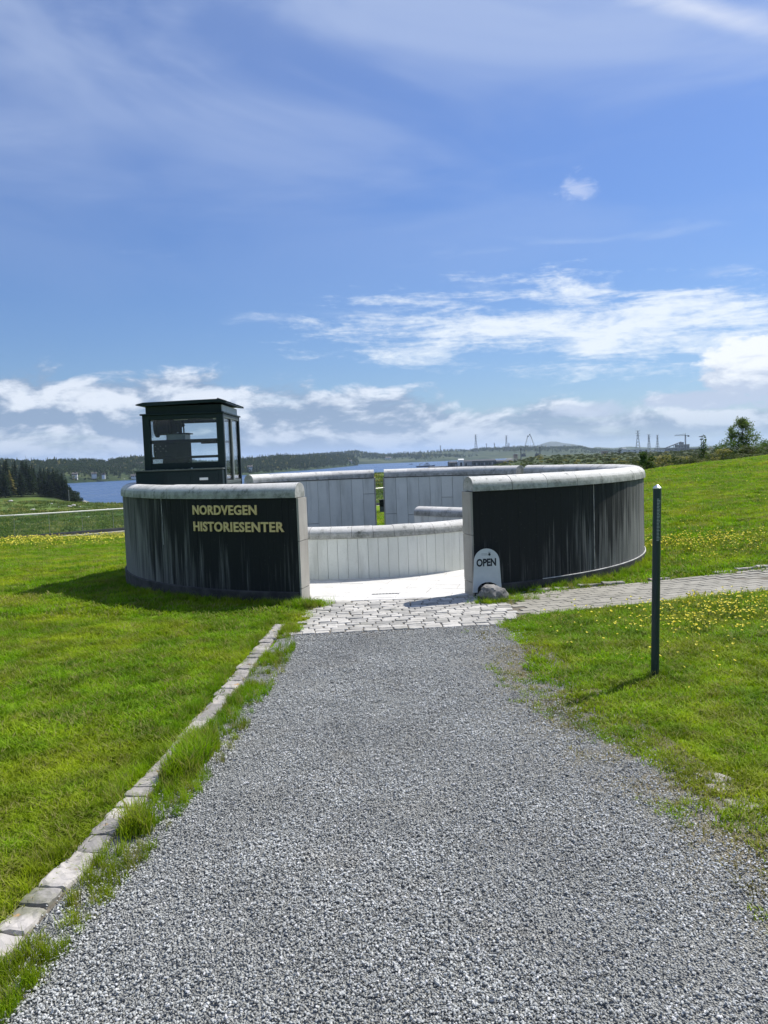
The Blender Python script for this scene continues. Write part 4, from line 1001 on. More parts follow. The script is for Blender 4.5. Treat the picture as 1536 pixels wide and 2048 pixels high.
scatter('buttercups', FP, np.stack([nrg.uniform(-.2, .2, n), nrg.uniform(-.2, .2, n), nrg.uniform(0, 6.28, n)], 1), FS, nrg.integers(0, 4, n), [flower(k) for k in range(4)], 'small yellow buttercups blooming in the grass', 'flowers')

# ------------------------------------------------------------------ lift cabin
cab = thing('lift_cabin', 'dark green glazed lift cabin with sheet metal roof rising behind the lettered wall', 'lift', (-3.39, 11.0, 0))
W, D = 1.15, 1.26
def cb(name, x0, x1, y0, y1, z0, z1, mat, parent=cab, bev=0.004): return MB().box(x0, x1, y0, y1, z0, z1).build(name, mat, parent, bevel=bev)
ZB, ZT_ = 1.50, 2.31
# main frame: four corner posts, head and sill rails
for (x0, x1, y0, y1) in ((0, 0.10, 0, 0.08), (W - 0.10, W, 0, 0.08), (0, 0.08, D - 0.07, D), (W - 0.05, W, D - 0.06, D)):
    cb('corner_post', x0, x1, y0, y1, 0.012, ZT_, M_green)
cb('head_rail', 0.10, W - 0.10, 0.004, 0.076, ZT_ - 0.065, ZT_ - 0.002, M_green)
cb('head_rail', 0.08, W - 0.05, D - 0.064, D - 0.004, ZT_ - 0.065, ZT_ - 0.002, M_green)
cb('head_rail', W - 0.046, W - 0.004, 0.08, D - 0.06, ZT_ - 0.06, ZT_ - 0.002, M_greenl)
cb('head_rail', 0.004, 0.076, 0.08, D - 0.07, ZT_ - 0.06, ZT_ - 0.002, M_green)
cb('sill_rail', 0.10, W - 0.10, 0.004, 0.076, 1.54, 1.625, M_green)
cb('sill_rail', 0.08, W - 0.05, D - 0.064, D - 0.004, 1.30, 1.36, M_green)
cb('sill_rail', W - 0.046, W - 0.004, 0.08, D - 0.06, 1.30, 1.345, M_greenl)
cb('sill_rail', 0.004, 0.076, 0.08, D - 0.07, 1.30, 1.36, M_green)
# eave plate, fascia and roof sheet with folded ribs
cb('eave_plate', -0.025, W + 0.02, -0.03, D + 0.02, ZT_, ZT_ + 0.022, M_green)
cb('fascia', 0.045, W - 0.03, 0.03, D - 0.05, ZT_ + 0.022, 2.44, M_green)
cb('fascia_panel', W - 0.029, W - 0.016, 0.05, D - 0.08, ZT_ + 0.028, 2.435, M_zinc, cab, 0.002)
v = []; f = []
for y_ in (-0.07, D + 0.07):
    for x_, z_ in ((-0.06, 2.452), (0.05, 2.437), (W - 0.05, 2.468), (W + 0.065, 2.452)): v.append((x_, y_, z_))
for y_ in (-0.07, D + 0.07):
    for x_, z_ in ((-0.06, 2.466), (0.05, 2.490), (W - 0.05, 2.508), (W + 0.065, 2.464)): v.append((x_, y_, z_))
f = [(0, 1, 5, 4), (1, 2, 6, 5), (2, 3, 7, 6), (8, 12, 13, 9), (9, 13, 14, 10), (10, 14, 15, 11), (0, 8, 9, 1), (1, 9, 10, 2), (2, 10, 11, 3), (4, 5, 13, 12), (5, 6, 14, 13), (6, 7, 15, 14), (0, 4, 12, 8), (3, 11, 15, 7)]
me = mesh('roof_sheet', v, f, M_green); recalc(me); rf = obj('roof_sheet', me, cab)
for k in range(5):
    y_ = -0.04 + k * (D + 0.08) / 4
    q = MB(); q.bar((W - 0.06, y_, 2.513), (W + 0.068, y_, 2.468), 0.028, 0.022); q.build('roof_rib', M_green, rf)
# glazing
gp = MB().box(0.10, W - 0.10, 0.036, 0.044, 1.625, ZT_ - 0.065).build('glass_pane', M_glass, cab)
MB().box(0.08, W - 0.05, D - 0.040, D - 0.032, 1.36, ZT_ - 0.065).build('glass_pane', M_glass, cab)
MB().box(0.036, 0.044, 0.08, D - 0.07, 1.36, ZT_ - 0.06).build('glass_pane', M_glass, cab)
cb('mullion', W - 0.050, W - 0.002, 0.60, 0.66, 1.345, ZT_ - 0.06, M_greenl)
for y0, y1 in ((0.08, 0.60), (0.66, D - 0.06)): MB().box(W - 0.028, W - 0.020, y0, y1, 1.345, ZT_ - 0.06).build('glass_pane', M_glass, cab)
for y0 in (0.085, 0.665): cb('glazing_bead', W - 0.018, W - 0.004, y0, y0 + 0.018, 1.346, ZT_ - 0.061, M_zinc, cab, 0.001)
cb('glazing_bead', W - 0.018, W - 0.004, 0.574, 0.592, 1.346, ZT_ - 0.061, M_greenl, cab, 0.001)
# cross bars inside the front glass
cb('cross_bar', 0.10, W - 0.10, 0.055, 0.085, 1.905, 1.958, M_black)
cb('cross_bar', 0.10, W - 0.10, 0.055, 0.085, 1.685, 1.722, M_black)
cb('cross_bar', 0.55, W - 0.10, D - 0.11, D - 0.075, 1.915, 1.950, M_black)
# bolted plate and machinery
bp_ = cb('bolted_plate', 0.125, 0.66, 0.060, 0.078, 1.722, 1.905, M_black)
cb('plate_edge', 0.115, 0.124, 0.062, 0.080, 1.735, 1.895, M_zinc, bp_, 0.001)
for i, (x_, z_) in enumerate([(0.15, 1.872), (0.225, 1.872), (0.30, 1.872), (0.188, 1.835), (0.262, 1.835), (0.15, 1.798), (0.225, 1.798), (0.30, 1.798)]):
    q = MB(); q.bar((x_, 0.046, z_), (x_, 0.061, z_), 0.013, n=6); q.build('bolt', M_steel, bp_)
mc = MB(); mc.lathe([(0.02, -0.13), (0.15, -0.12), (0.15, -0.09), (0.12, -0.07), (0.12, 0.07), (0.15, 0.09), (0.15, 0.12), (0.02, 0.13)], 20)
o = mc.build('motor', M_black, cab, loc=(0.19, 0.42, 2.16), rot=(0, R(90), 0))
cb('controller_box', 0.26, 0.52, 0.30, 0.62, 1.93, 2.045, M_steel)
cb('controller_lid', 0.25, 0.56, 0.29, 0.64, 2.046, 2.062, M_black)
q = MB(); q.lathe([(0.012, -0.02), (0.095, -0.02), (0.095, -0.012), (0.08, -0.01), (0.08, 0.01), (0.095, 0.012), (0.095, 0.02), (0.012, 0.02)], 24)
q.build('sheave', M_black, cab, loc=(0.35, 0.40, 2.16), rot=(R(90), 0, 0))
q = MB()
for x_ in (0.30, 0.42, 0.47): q.bar((x_, 0.45, 2.062), (x_, 0.45, 2.25), 0.022, n=8)
q.bar((0.28, 0.45, 2.10), (0.48, 0.45, 2.19), 0.05, n=8); q.bar((0.12, 0.50, 2.235), (0.62, 0.50, 2.235), 0.05, 0.045)
q.build('linkage', M_black, cab)
q = MB(); q.bar((0.44, 0.35, 2.065), (0.44, 0.35, 2.20), 0.06, n=12); q.bar((0.44, 0.35, 2.20), (0.44, 0.35, 2.23), 0.035, n=10); q.build('governor', M_black, cab)
q = MB()
for x_ in (0.18, 0.30, 0.41, 0.47, 0.50): q.bar((x_, 0.40, 0.5), (x_, 0.40, 1.74), 0.035, n=8)
q.box(0.16, 0.56, 0.36, 0.50, 1.60, 1.72)
q.build('guide_column', M_black, cab)
cb('shelf', 0.08, W - 0.05, 0.10, D - 0.08, 1.42, 1.44, M_steel)
cb('ceiling_plate', 0.08, W - 0.06, 0.085, D - 0.08, ZT_ - 0.022, ZT_ - 0.003, M_steel)
cb('lamp_housing', 0.62, 0.95, 0.12, 0.26, ZT_ - 0.075, ZT_ - 0.023, M_black)
# base cabinet in front, three doors with one white label
bc = cb('base_cabinet', -0.085, W - 0.015, -0.16, -0.002, 0.012, 1.515, M_green, cab, 0.006)
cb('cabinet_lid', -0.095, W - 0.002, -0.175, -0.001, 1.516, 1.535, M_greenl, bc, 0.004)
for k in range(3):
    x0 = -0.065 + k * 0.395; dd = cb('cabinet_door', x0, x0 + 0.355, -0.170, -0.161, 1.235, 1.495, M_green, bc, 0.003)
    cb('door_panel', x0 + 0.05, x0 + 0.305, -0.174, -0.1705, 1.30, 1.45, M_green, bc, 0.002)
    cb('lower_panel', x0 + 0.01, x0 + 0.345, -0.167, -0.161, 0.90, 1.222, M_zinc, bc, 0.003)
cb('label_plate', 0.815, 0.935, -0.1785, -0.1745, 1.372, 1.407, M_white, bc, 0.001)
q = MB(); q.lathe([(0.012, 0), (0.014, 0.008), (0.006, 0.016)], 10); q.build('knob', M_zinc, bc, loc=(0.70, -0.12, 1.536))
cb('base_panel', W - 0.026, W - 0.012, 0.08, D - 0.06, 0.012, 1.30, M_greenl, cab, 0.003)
cb('base_panel', 0.02, W - 0.03, D - 0.05, D - 0.03, 0.012, 1.30, M_green, cab, 0.003)
cb('base_panel', 0.01, 0.03, 0.08, D - 0.07, 0.012, 1.30, M_green, cab, 0.003)

# ------------------------------------------------------------------ OPEN sign and its boulder
sgp = gnd(984, 1186); 
sign = thing('open_sign', 'pale round topped OPEN board leaning at the wall end behind a boulder', 'sign', (1.108, 8.40, 0.0), rotz=R(6))
SW0, SW1, SH = 0.325, 0.285, 0.485
prof_ = []
nA = 18
# outline: left foot, arched cut-out over the boulder, right foot, straight sides, round top
prof_ += [(-SW0 / 2, 0.0), (-SW0 / 2 + 0.055, 0.0)]
for i in range(11):
    t = math.pi - math.pi * i / 10; prof_.append((0.012 + 0.125 * math.cos(t), 0.02 + 0.095 * math.sin(t)))
prof_ += [(SW0 / 2 - 0.012, 0.035), (SW0 / 2, 0.035)]
hs = 0.345
for i in range(nA + 1):
    t = math.pi * i / nA; prof_.append((SW1 / 2 * math.cos(t), hs + (SH - hs) * math.sin(t)))
TH = 0.012; n = len(prof_)
v = [(x, -TH / 2, z) for x, z in prof_] + [(x, TH / 2, z) for x, z in prof_]
bm = bmesh.new(); fr_ = [bm.verts.new(p) for p in v[:n]]; bk_ = [bm.verts.new(p) for p in v[n:]]
ff = bm.faces.new(fr_); fb = bm.faces.new(bk_[::-1])
for i in range(n): bm.faces.new((fr_[(i + 1) % n], fr_[i], bk_[i], bk_[(i + 1) % n]))
bmesh.ops.triangulate(bm, faces=[ff, fb]); bmesh.ops.recalc_face_normals(bm, faces=bm.faces[:])
me = bpy.data.meshes.new('board'); bm.to_mesh(me); bm.free(); me.materials.append(M_sign)
tilt = (R(-7), R(2.2), 0)
board = obj('board', me, sign, (0, 0, 0.075), tilt)
tm = text_mesh('OPEN', 0.042, 0.0, 4, 1.0)
xs = [p.co.x for p in tm.vertices]; x0, x1 = min(xs), max(xs)
for vs, fs in islands(tm):
    obj('letter', mesh('letter', [((p.x - x0) / (x1 - x0) * 0.222 - 0.118, -TH / 2 - 0.0012, 0.288 + p.y / 0.72 * 0.080 + ((p.x - x0) / (x1 - x0)) * 0.010) for p in vs], fs, M_print), board)
for k, (xa, xb, z) in enumerate(((-0.060, 0.006, 0.424), (-0.060, 0.008, 0.411))):
    q = MB(); x = xa
    while x < xb:
        w = rnd.uniform(0.006, 0.011); q.box(x, x + w, -TH / 2 - 0.0014, -TH / 2 - 0.0008, z, z + 0.0045); x += w + 0.002
    q.build('small_print', M_printg, board)
q = MB(); q.add([(0.030 + 0.014 * math.cos(t), -TH / 2 - 0.0012, 0.419 + 0.015 * math.sin(t)) for t in [6.283 * i / 14 for i in range(14)]], [tuple(range(14))]); q.build('emblem', M_print, board)
q = MB()
for i in range(5): q.box(0.018 + i * 0.005, 0.021 + i * 0.005, -TH / 2 - 0.0014, -TH / 2 - 0.0008, 0.436, 0.445 + (0.003 if i % 2 == 0 else 0))
q.build('emblem_crown', M_printg, board)
MB().bar((0.02, 0.045, 0.24), (0.02, 0.085, -0.06), 0.02).build('prop', M_steel, sign, loc=(0, 0, 0.075))

def rock_mesh(name, seed, mat, sub=3, sq=(1, 1, 1), amp=0.28):
    rr = random.Random(seed); bm = bmesh.new(); bmesh.ops.create_icosphere(bm, subdivisions=sub, radius=0.5)
    off = Vector((seed * 3.7, seed * 1.3, seed * 2.1))
    dirs = [Vector((rr.gauss(0, 1), rr.gauss(0, 1), rr.gauss(0, 1))).normalized() for _ in range(14)]; amps = [rr.uniform(-amp, amp) for _ in dirs]
    for v_ in bm.verts:
        n_ = v_.co.normalized(); k = 1.0
        for d, a in zip(dirs, amps): k += a * max(0, n_.dot(d)) ** 5
        k += 0.16 * mnoise.noise(n_ * 2.3 + off) + 0.09 * mnoise.noise(n_ * 5.5 + off) + 0.04 * mnoise.noise(n_ * 13 + off)
        v_.co = Vector((n_.x * sq[0], n_.y * sq[1], n_.z * sq[2])) * 0.5 * k
    me = bpy.data.meshes.new(name); bm.to_mesh(me); bm.free(); me.materials.append(mat)
    me.polygons.foreach_set('use_smooth', [True] * len(me.polygons)); me.set_sharp_from_angle(angle=R(32)); return me
bo = obj('boulder', rock_mesh('boulder', 5, M_boulder, 4, (1, 0.85, 0.72)), None, (1.140, 8.25, 0.078), (0.1, 0.05, 0.4), (0.335, 0.27, 0.36))
tag(bo, 'rough grey boulder holding the foot of the OPEN sign', 'boulder')

# ------------------------------------------------------------------ green post
pt = thing('marker_post', 'slim dark green metal post with pointed steel cap on the lawn', 'post', (1.85, 5.27, 0))
pt.rotation_euler = (0, R(1.35), R(8))
q = MB(); q.lathe([(0.0275, -0.1), (0.0275, 1.322), (0.0262, 1.326)], 24); q.build('shaft', M_post, pt, smooth=False)
q = MB(); q.lathe([(0.0288, 1.322), (0.0288, 1.329), (0.010, 1.345), (0.002, 1.350)], 24); q.build('cap', M_chrome, pt)
for k in range(30):
    z = 0.965 + k * 0.0098; q = MB(); w0 = R(-118); w1 = R(-118) + R(38 + rnd.uniform(-8, 10)); nn = 5
    v = []; f = []
    for i in range(nn + 1):
        a = w0 + (w1 - w0) * i / nn
        v += [(0.0279 * math.cos(a), 0.0279 * math.sin(a), z), (0.0279 * math.cos(a), 0.0279 * math.sin(a), z + 0.0034)]
        if i: f.append((2 * i - 2, 2 * i, 2 * i + 1, 2 * i - 1))
    obj('print_line', mesh('print_line', v, f, M_zinc), pt)

# ------------------------------------------------------------------ glass fence
fe0 = Vector((-30.0, float(fenceY(-30)), 0)); fpts = []
s = -30.0
while s < 8.0:
    Yf = float(fenceY(s)); fpts.append(Vector((s, Yf, float(ter(s, Yf))))); s += 1.3 * 0.80
fen = thing('glass_fence', 'frameless glass fence with white handrail at the lower edge of the lawn', 'fence', tuple(fpts[0]))
O = fpts[0]
# smooth rail line: fit the top of the rail as a gentle straight grade
zr = np.polyfit([p.x for p in fpts], [p.z for p in fpts], 3)
for p in fpts: p.z = float(np.polyval(zr, p.x))
hr = MB(); br = MB(); ed = MB()
for i in range(len(fpts) - 1):
    a, c = fpts[i] - O, fpts[i + 1] - O; e = Vector((0, 0, 1))
    hr.bar(a + e * 1.12, c + e * 1.12, 0.07, 0.065, n=8); br.bar(a + e * 0.10, c + e * 0.10, 0.10, 0.30); 
    dd = Vector((c.y - a.y, -(c.x - a.x), 0)).normalized() * 0.28
    ed.bar(a + dd + e * 0.02, c + dd + e * 0.02, 0.34, 0.20)
    d = (c - a); n_ = Vector((-d.y, d.x, 0)).normalized() * 0.006; a2 = a + d * 0.012; c2 = c - d * 0.012
    v = [a2 - n_ + e * .22, c2 - n_ + e * .22, c2 - n_ + e * 1.085, a2 - n_ + e * 1.085, a2 + n_ + e * .22, c2 + n_ + e * .22, c2 + n_ + e * 1.085, a2 + n_ + e * 1.085]
    f = [(0, 1, 2, 3), (7, 6, 5, 4), (0, 4, 5, 1), (1, 5, 6, 2), (2, 6, 7, 3), (3, 7, 4, 0)]
    obj('glass_panel', mesh('glass_panel', v, f, M_fglass), fen)
    q = MB(); q.bar(a + e * -0.1, a + e * 1.10, 0.016, 0.010); q.build('post', M_shedl, fen)
hr.build('handrail', M_rail, fen); br.build('base_rail', M_darkrail, fen); ed.build('edging', M_edge, fen)

# small dark utility box near the fence, seen through the gap in the ring
ub = thing('utility_box', 'small dark box standing on the grass seen through the gap in the wall', 'box', (0, 0, 0))
g_ = at(767, 1015, 34.0); gz = float(ter(g_.x, g_.y)); ub.location = (g_.x, g_.y, gz)
hB = max(0.3, at(767, 999, 34.0).z - gz)
MB().box(-0.17, 0.17, -0.13, 0.13, -0.05, hB * 0.5).build('base', M_darkrail, ub, bevel=0.01); MB().box(-0.175, 0.175, -0.135, 0.135, hB * 0.5, hB * 0.93).build('housing', M_black, ub, bevel=0.01); MB().box(-0.19, 0.19, -0.15, 0.15, hB * 0.93, hB).build('lid', M_black, ub, bevel=0.01)

# ------------------------------------------------------------------ leafy plants
def leafy(name, seed, nleaf, rx, ry, rz, ls, mat, lobes=9, shell=0.55):
    rr = random.Random(seed); L = []
    for _ in range(lobes):
        a = rr.uniform(0, 6.28); q = math.sqrt(rr.random()) * 0.62; L.append((q * math.cos(a), q * math.sin(a), rr.uniform(-0.75, 0.78), rr.uniform(0.28, 0.5)))
    v = []; f = []
    for _ in range(nleaf):
        lx, ly, lz, lr = rr.choice(L); d = Vector((rr.gauss(0, 1), rr.gauss(0, 1), rr.gauss(0, 1))).normalized() * (lr * (shell + (1 - shell) * rr.random()))
        p = Vector(((lx + d.x) * rx, (ly + d.y) * ry, (lz + d.z) * rz + rz))
        s_ = ls * rr.uniform(0.6, 1.25); nrm = (d + Vector((rr.uniform(-.6, .6), rr.uniform(-.6, .6), rr.uniform(-.2, .9)))).normalized()
        t = nrm.cross(Vector((rr.uniform(-1, 1), rr.uniform(-1, 1), rr.uniform(-1, 1)))).normalized(); u = nrm.cross(t)
        k = len(v); v += [p - t * s_ * .5, p + u * s_ * .28, p + t * s_ * .5 - nrm * s_ * .1, p - u * s_ * .28]; f.append((k, k + 1, k + 2, k + 3))
    return mesh(name, v, f, mat)
def limbs(seed, h, r_, spread, n=6):
    rr = random.Random(seed); q = MB()
    q.bar((0, 0, -0.15), (0.02 * h, 0, h * 0.55), r_ * 2, n=8, w2=r_ * 1.1); q.bar((0.02 * h, 0, h * 0.55), (0, 0.02 * h, h * 0.92), r_ * 1.1, n=7, w2=r_ * 0.3)
    for k in range(n):
        a = k * 2.4 + rr.uniform(-.3, .3); z = h * rr.uniform(0.15, 0.55); l = spread * rr.uniform(0.6, 1.0)
        q.bar((0.01 * h, 0, z), (math.cos(a) * l, math.sin(a) * l, z + l * rr.uniform(0.5, 1.0)), r_ * 0.9, n=6, w2=r_ * 0.2)
    return q
def plant(name, label, cat, px, py_top, py_base_w, Y, wpx, seed, nleaf, ls, mat=M_leaf, group=None, lobes=10, root=None):
    p = at(px, py_top, Y); gz_ = float(ter(p.x, Y)); h = p.z - gz_; w = wpx / F * Y
    t = thing(name, label, cat, (p.x, Y, gz_), group)
    limbs(seed, h * 0.9, 0.016 * h + 0.008, w * 0.4).build('trunk', M_bark, t)
    obj('crown', leafy('crown', seed, nleaf, w / 2 / 0.85, w / 2 / 0.85, h / 2 / 0.97, ls, mat, lobes), t)
    return t
# the small deciduous tree on the crest: a broad base tapering to a point
p = at(1484, 836, 46.0); gz_ = float(ter(p.x, 46)); h = p.z - gz_
tr = thing('small_tree', 'bushy green deciduous tree standing on the crest of the lawn', 'tree', (p.x, 46.0, gz_))
limbs(3, h * 0.95, 0.05, 0.85, 12).build('trunk', M_bark, tr)
rr = random.Random(9); v = []; f = []
branches = []
for k in range(170):
    z = rr.random() ** 1.15; mr = 1.14 * min(1.0, 0.78 + z * 1.2) * (1.0 - max(0, z - 0.42) / 0.62) ** 0.75
    a = rr.uniform(0, 6.28); q = mr * math.sqrt(rr.random()); branches.append((q * math.cos(a), q * math.sin(a), z * (h - 0.16) + 0.1, rr.uniform(0.10, 0.23)))
for bx, by, bz, br_ in branches:
    for _ in range(52):
        d = Vector((rr.gauss(0, .6), rr.gauss(0, .6), rr.gauss(0, .55))) * br_; pp = Vector((bx, by, bz)) + d; s_ = rr.uniform(0.05, 0.115)
        nrm = Vector((rr.uniform(-.7, .7), rr.uniform(-.7, .7), rr.uniform(0.1, 1))).normalized(); t = nrm.cross(Vector((rr.uniform(-1, 1), rr.uniform(-1, 1), rr.uniform(-1, 1)))).normalized(); u = nrm.cross(t)
        k = len(v); v += [pp - t * s_ * .5, pp + u * s_ * .32, pp + t * s_ * .5, pp - u * s_ * .32]; f.append((k, k + 1, k + 2, k + 3))
obj('crown', mesh('crown', v, f, M_leaf), tr)
plant('shrub', 'spindly leafy shrub left of the small tree on the lawn crest', 'shrub', 1407, 872, 0, 44.0, 26, 31, 500, 0.10, group=None, lobes=7)
plant('shrub', 'low wide shrub against the foot of the small tree', 'shrub', 1438, 882, 0, 45.0, 60, 32, 1500, 0.10)
plant('shrub', 'dark rounded shrub rising behind the right end of the ring wall', 'shrub', 1293, 905, 0, 34.0, 34, 33, 1300, 0.09)
plant('shrub', 'leafy shrub at the edge of the lawn beyond the small tree', 'shrub', 1540, 878, 0, 52.0, 44, 34, 1200, 0.11)
pg = at(1037, 927, 17.6); tg = thing('shrub', 'yellow green shrub showing in the narrow slot between two court walls', 'shrub', (pg.x, pg.y, float(ter(pg.x, pg.y))))
limbs(41, pg.z, 0.02, 0.3, 5).build('trunk', M_bark, tg); obj('crown', leafy('crown', 41, 1100, 0.36, 0.36, pg.z / 2 / 0.97, 0.07, M_leaf, 12), tg)
pg = at(767, 985, 35.0); gz_ = float(ter(pg.x, 35)); tg = thing('shrub', 'small plant growing above the dark box in the wall gap', 'shrub', (pg.x + .1, 35.2, gz_))
limbs(42, pg.z - gz_, 0.012, 0.2, 5).build('trunk', M_bark, tg); obj('crown', leafy('crown', 42, 350, 0.3, 0.3, (pg.z - gz_) / 2, 0.07, M_leaf, 7), tg)

# scrub along the edge of the lawn and over the moor
bushes = [leafy('bush', 60 + k, 420, 0.5, 0.5, 0.36, 0.085, M_scrub, 9) for k in range(4)] + [leafy('bush_coarse', 70 + k, 150, 0.5, 0.5, 0.30, 0.17, M_scrub, 8) for k in range(3)]
SP = []; SS = []; SI = []
n_ = 1500; t = nrg.uniform(0.33, 0.72, n_); y = nrg.uniform(36, 62, n_); x = t * y; keep = (y > 38.5 + 4 * wob(x, y, 9, 1)) & (wob(x, y, 5, 3) + nrg.normal(0, .4, n_) > -0.25)
x, y = x[keep], y[keep]; SP.append(np.stack([x, y, ter(x, y) - 0.1], 1)); SS.append(nrg.uniform(0.3, 0.85, len(x)) * np.where(nrg.random(len(x)) < .12, 1.7, 1.0)); SI.append(nrg.integers(0, 4, len(x)))
n_ = 4200; t = nrg.uniform(0.10, 0.75, n_); y = np.exp(nrg.uniform(math.log(62), math.log(700), n_)); x = t * y; keep = (wob(x, y, 60, 5) + nrg.normal(0, .5, n_)) > -0.25
keep &= t > np.interp(y, [60, 300, 600, 700], [0.12, 0.13, 0.16, 0.2])
x, y = x[keep], y[keep]; SP.append(np.stack([x, y, ter(x, y) - 0.1], 1)); SS.append(nrg.uniform(0.7, 1.5, len(x)) * np.interp(y, [60, 200, 700], [1, 1.4, 2.6])); SI.append(nrg.integers(4, 7, len(x)))
SP = np.concatenate(SP); SS = np.concatenate(SS); SI = np.concatenate(SI); n = len(SP)
sc3 = np.stack([SS * nrg.uniform(0.9, 1.7, n), SS * nrg.uniform(0.9, 1.5, n), SS * nrg.uniform(0.5, 1.0, n)], 1)
scatter('moor_scrub', SP, np.stack([np.zeros(n), np.zeros(n), nrg.uniform(0, 6.28, n)], 1), sc3, SI, bushes, 'dense dark green scrub over the moor beyond the lawn', 'scrub')

# pale rocks in the field
rocks = [rock_mesh('rock', 90 + k, M_rock, 2, (1, 0.8, 0.55), 0.4) for k in range(4)]
def inv_y(px, py):
    """distance along a pixel's ray at which it meets the terrain"""
    ys = np.geomspace(12, 330, 1400); d = ray(px, py); X = d.x / d.y * ys; Z = EYE + d.z / d.y * ys; hit = Z <= ter(X, ys)
    return float(ys[np.argmax(hit)]) if hit.any() else None
for k, (px, py, w) in enumerate([(8, 1041, 4), (52, 1049, 6), (56, 1060, 5), (70, 1031, 9), (66, 1020, 9), (42, 1032, 5), (124, 1040, 4), (140, 1042, 4), (153, 1037, 5), (176, 1036, 10), (237, 1034, 7), (217, 1022, 12), (228, 1020, 8), (119, 1015, 6), (138, 1014, 12), (146, 1012, 9), (158, 1014, 7), (60, 1014, 4), (175, 1018, 6), (20, 1003, 9), (103, 1008, 6), (88, 1064, 8), (160, 1040, 3)]):
    Yk = inv_y(px, py)
    if not Yk: continue
    pk = at(px, py, Yk); s_ = w / F * Yk
    o = obj('rock', rocks[k % 4], None, (pk.x, Yk, float(ter(pk.x, Yk)) + 0.05 * s_), (0, 0, rnd.uniform(0, 6.28)), (s_, s_, s_ * rnd.uniform(0.7, 1.1)))
    tag(o, 'pale lichened rock lying in the grass of the field beyond the glass fence', 'rock', 'rocks in the field beyond the glass fence')
# shore rocks at the tip of the headland
for k, (px, py, w) in enumerate([(128, 1003, 18), (113, 1003, 16), (150, 998, 16), (163, 999, 18), (172, 1000, 10), (98, 1004, 14)]):
    Yk = 318 + 6 * k; pk = at(px, py, Yk); s_ = w / F * Yk
    o = obj('shore_rock', rocks[k % 4], None, (pk.x, Yk, -13.6), (0, 0, rnd.uniform(0, 6.28)), (s_, s_, s_ * 0.8)); tag(o, 'grey shore rock at the foot of the wooded headland', 'rock', 'shore rocks below the headland')
# mast on the shore
mp = at(139, 1010, 290.0); ms = thing('mast', 'thin pale mast standing on the shore before the wooded headland', 'mast', (mp.x, 290, float(ter(mp.x, 290))))
hm = at(137, 982, 290.0).z - ms.location.z
q = MB(); q.bar((0, 0, -0.3), (0, 0, hm), 0.26, n=8, w2=0.14); q.build('pole', M_shedl, ms); q = MB(); q.box(-0.5, 0.5, -0.5, 0.5, -0.5, 0.35); q.build('footing', M_edge, ms); q = MB(); q.lathe([(0.02, hm - .05), (0.16, hm), (0.16, hm + .12), (0.02, hm + .25)], 10); q.build('finial', M_shedl, ms)

# ------------------------------------------------------------------ conifers on the headland
def conifer(seed, H_=12.0):
    rr = random.Random(seed); v = []; f = []; wh = 17
    for i in range(wh):
        z = H_ * (0.10 + 0.88 * i / (wh - 1)); rad = (H_ * 0.235) * (1 - (z / H_) ** 1.25) + 0.22; nb = 11 if i < wh * .7 else 7
        for k in range(nb):
            a = 6.283 * k / nb + rr.uniform(-.35, .35); l = rad * rr.uniform(0.62, 1.12); zz = z + rr.uniform(-.3, .3)
            d = Vector((math.cos(a), math.sin(a), 0)); s_ = Vector((-math.sin(a), math.cos(a), 0)); w = 0.34 * l + 0.22
            for m_ in range(4):     # sprays along each branch
                t0 = 0.15 + 0.22 * m_ ; pp = d * (l * t0) + Vector((0, 0, zz + 0.12 * l * math.sin(t0 * 3) - 0.28 * l * t0)); e = l * 0.34
                sg = rr.uniform(-.5, .5); q = len(v)
                v += [pp - s_ * w * (1 - .6 * t0) * 0.8 + Vector((0, 0, sg * .3 - .1)), pp + d * e + Vector((0, 0, -.18 * e)), pp + s_ * w * (1 - .6 * t0) * 0.8 + Vector((0, 0, -sg * .3 - .1)), pp - d * 0.1 + Vector((0, 0, 0.16))]
                f.append((q, q + 1, q + 2, q + 3))
    return mesh('crown', v, f, M_conifer)
con = [conifer(100 + k) for k in range(5)]
ctr = MB().bar((0, 0, -1.5), (0, 0, 11.6), 0.42, n=6, w2=0.06); ctr_me = mesh('trunk', ctr.v, ctr.f, M_bark)
topy = lambda px: np.interp(px, [-400, -60, 0, 20, 55, 75, 95, 118, 132, 140, 150, 160], [890, 908, 915, 916, 920, 930, 934, 937, 948, 968, 985, 992])
placed = 0; tries = 0
while placed < 130 and tries < 3000:
    tries += 1
    px = -130 + 288 * rnd.random(); Yk = rnd.uniform(312, 440) if px < 100 else rnd.uniform(318, 352 + max(0, (135 - px)))
    pz = at(px, 1000, Yk); gz_ = float(ter(pz.x, Yk))
    if gz_ < -13.8: gz_ = -13.8
    top = at(px, float(topy(px)) + abs(rnd.gauss(0, 1)) * 9, Yk).z; hh = top - gz_
    if Yk < 345 and px < 110: hh *= rnd.uniform(0.62, 0.95)
    if hh < 2.0: continue
    hh = min(hh, 17); sx = min(1.25, max(0.55, hh / 12)) * rnd.uniform(1.05, 1.5)
    t = thing('conifer_tree', 'dark green spruce standing in the dense wood on the headland', 'tree', (pz.x, Yk, gz_), 'spruces of the headland wood', rnd.uniform(0, 6.28))
    t.scale = (sx, sx, hh / 12); obj('crown', con[placed % 5], t); obj('trunk', ctr_me, t); placed += 1
hb = [leafy('crown', 130 + k, 500, 2.2, 2.2, 1.7, 0.5, M_conifer, 10) for k in range(2)]
hbt = MB().bar((0, 0, -1.0), (0, 0, 2.4), 0.3, n=6, w2=0.1); hbt_me = mesh('trunk', hbt.v, hbt.f, M_bark)
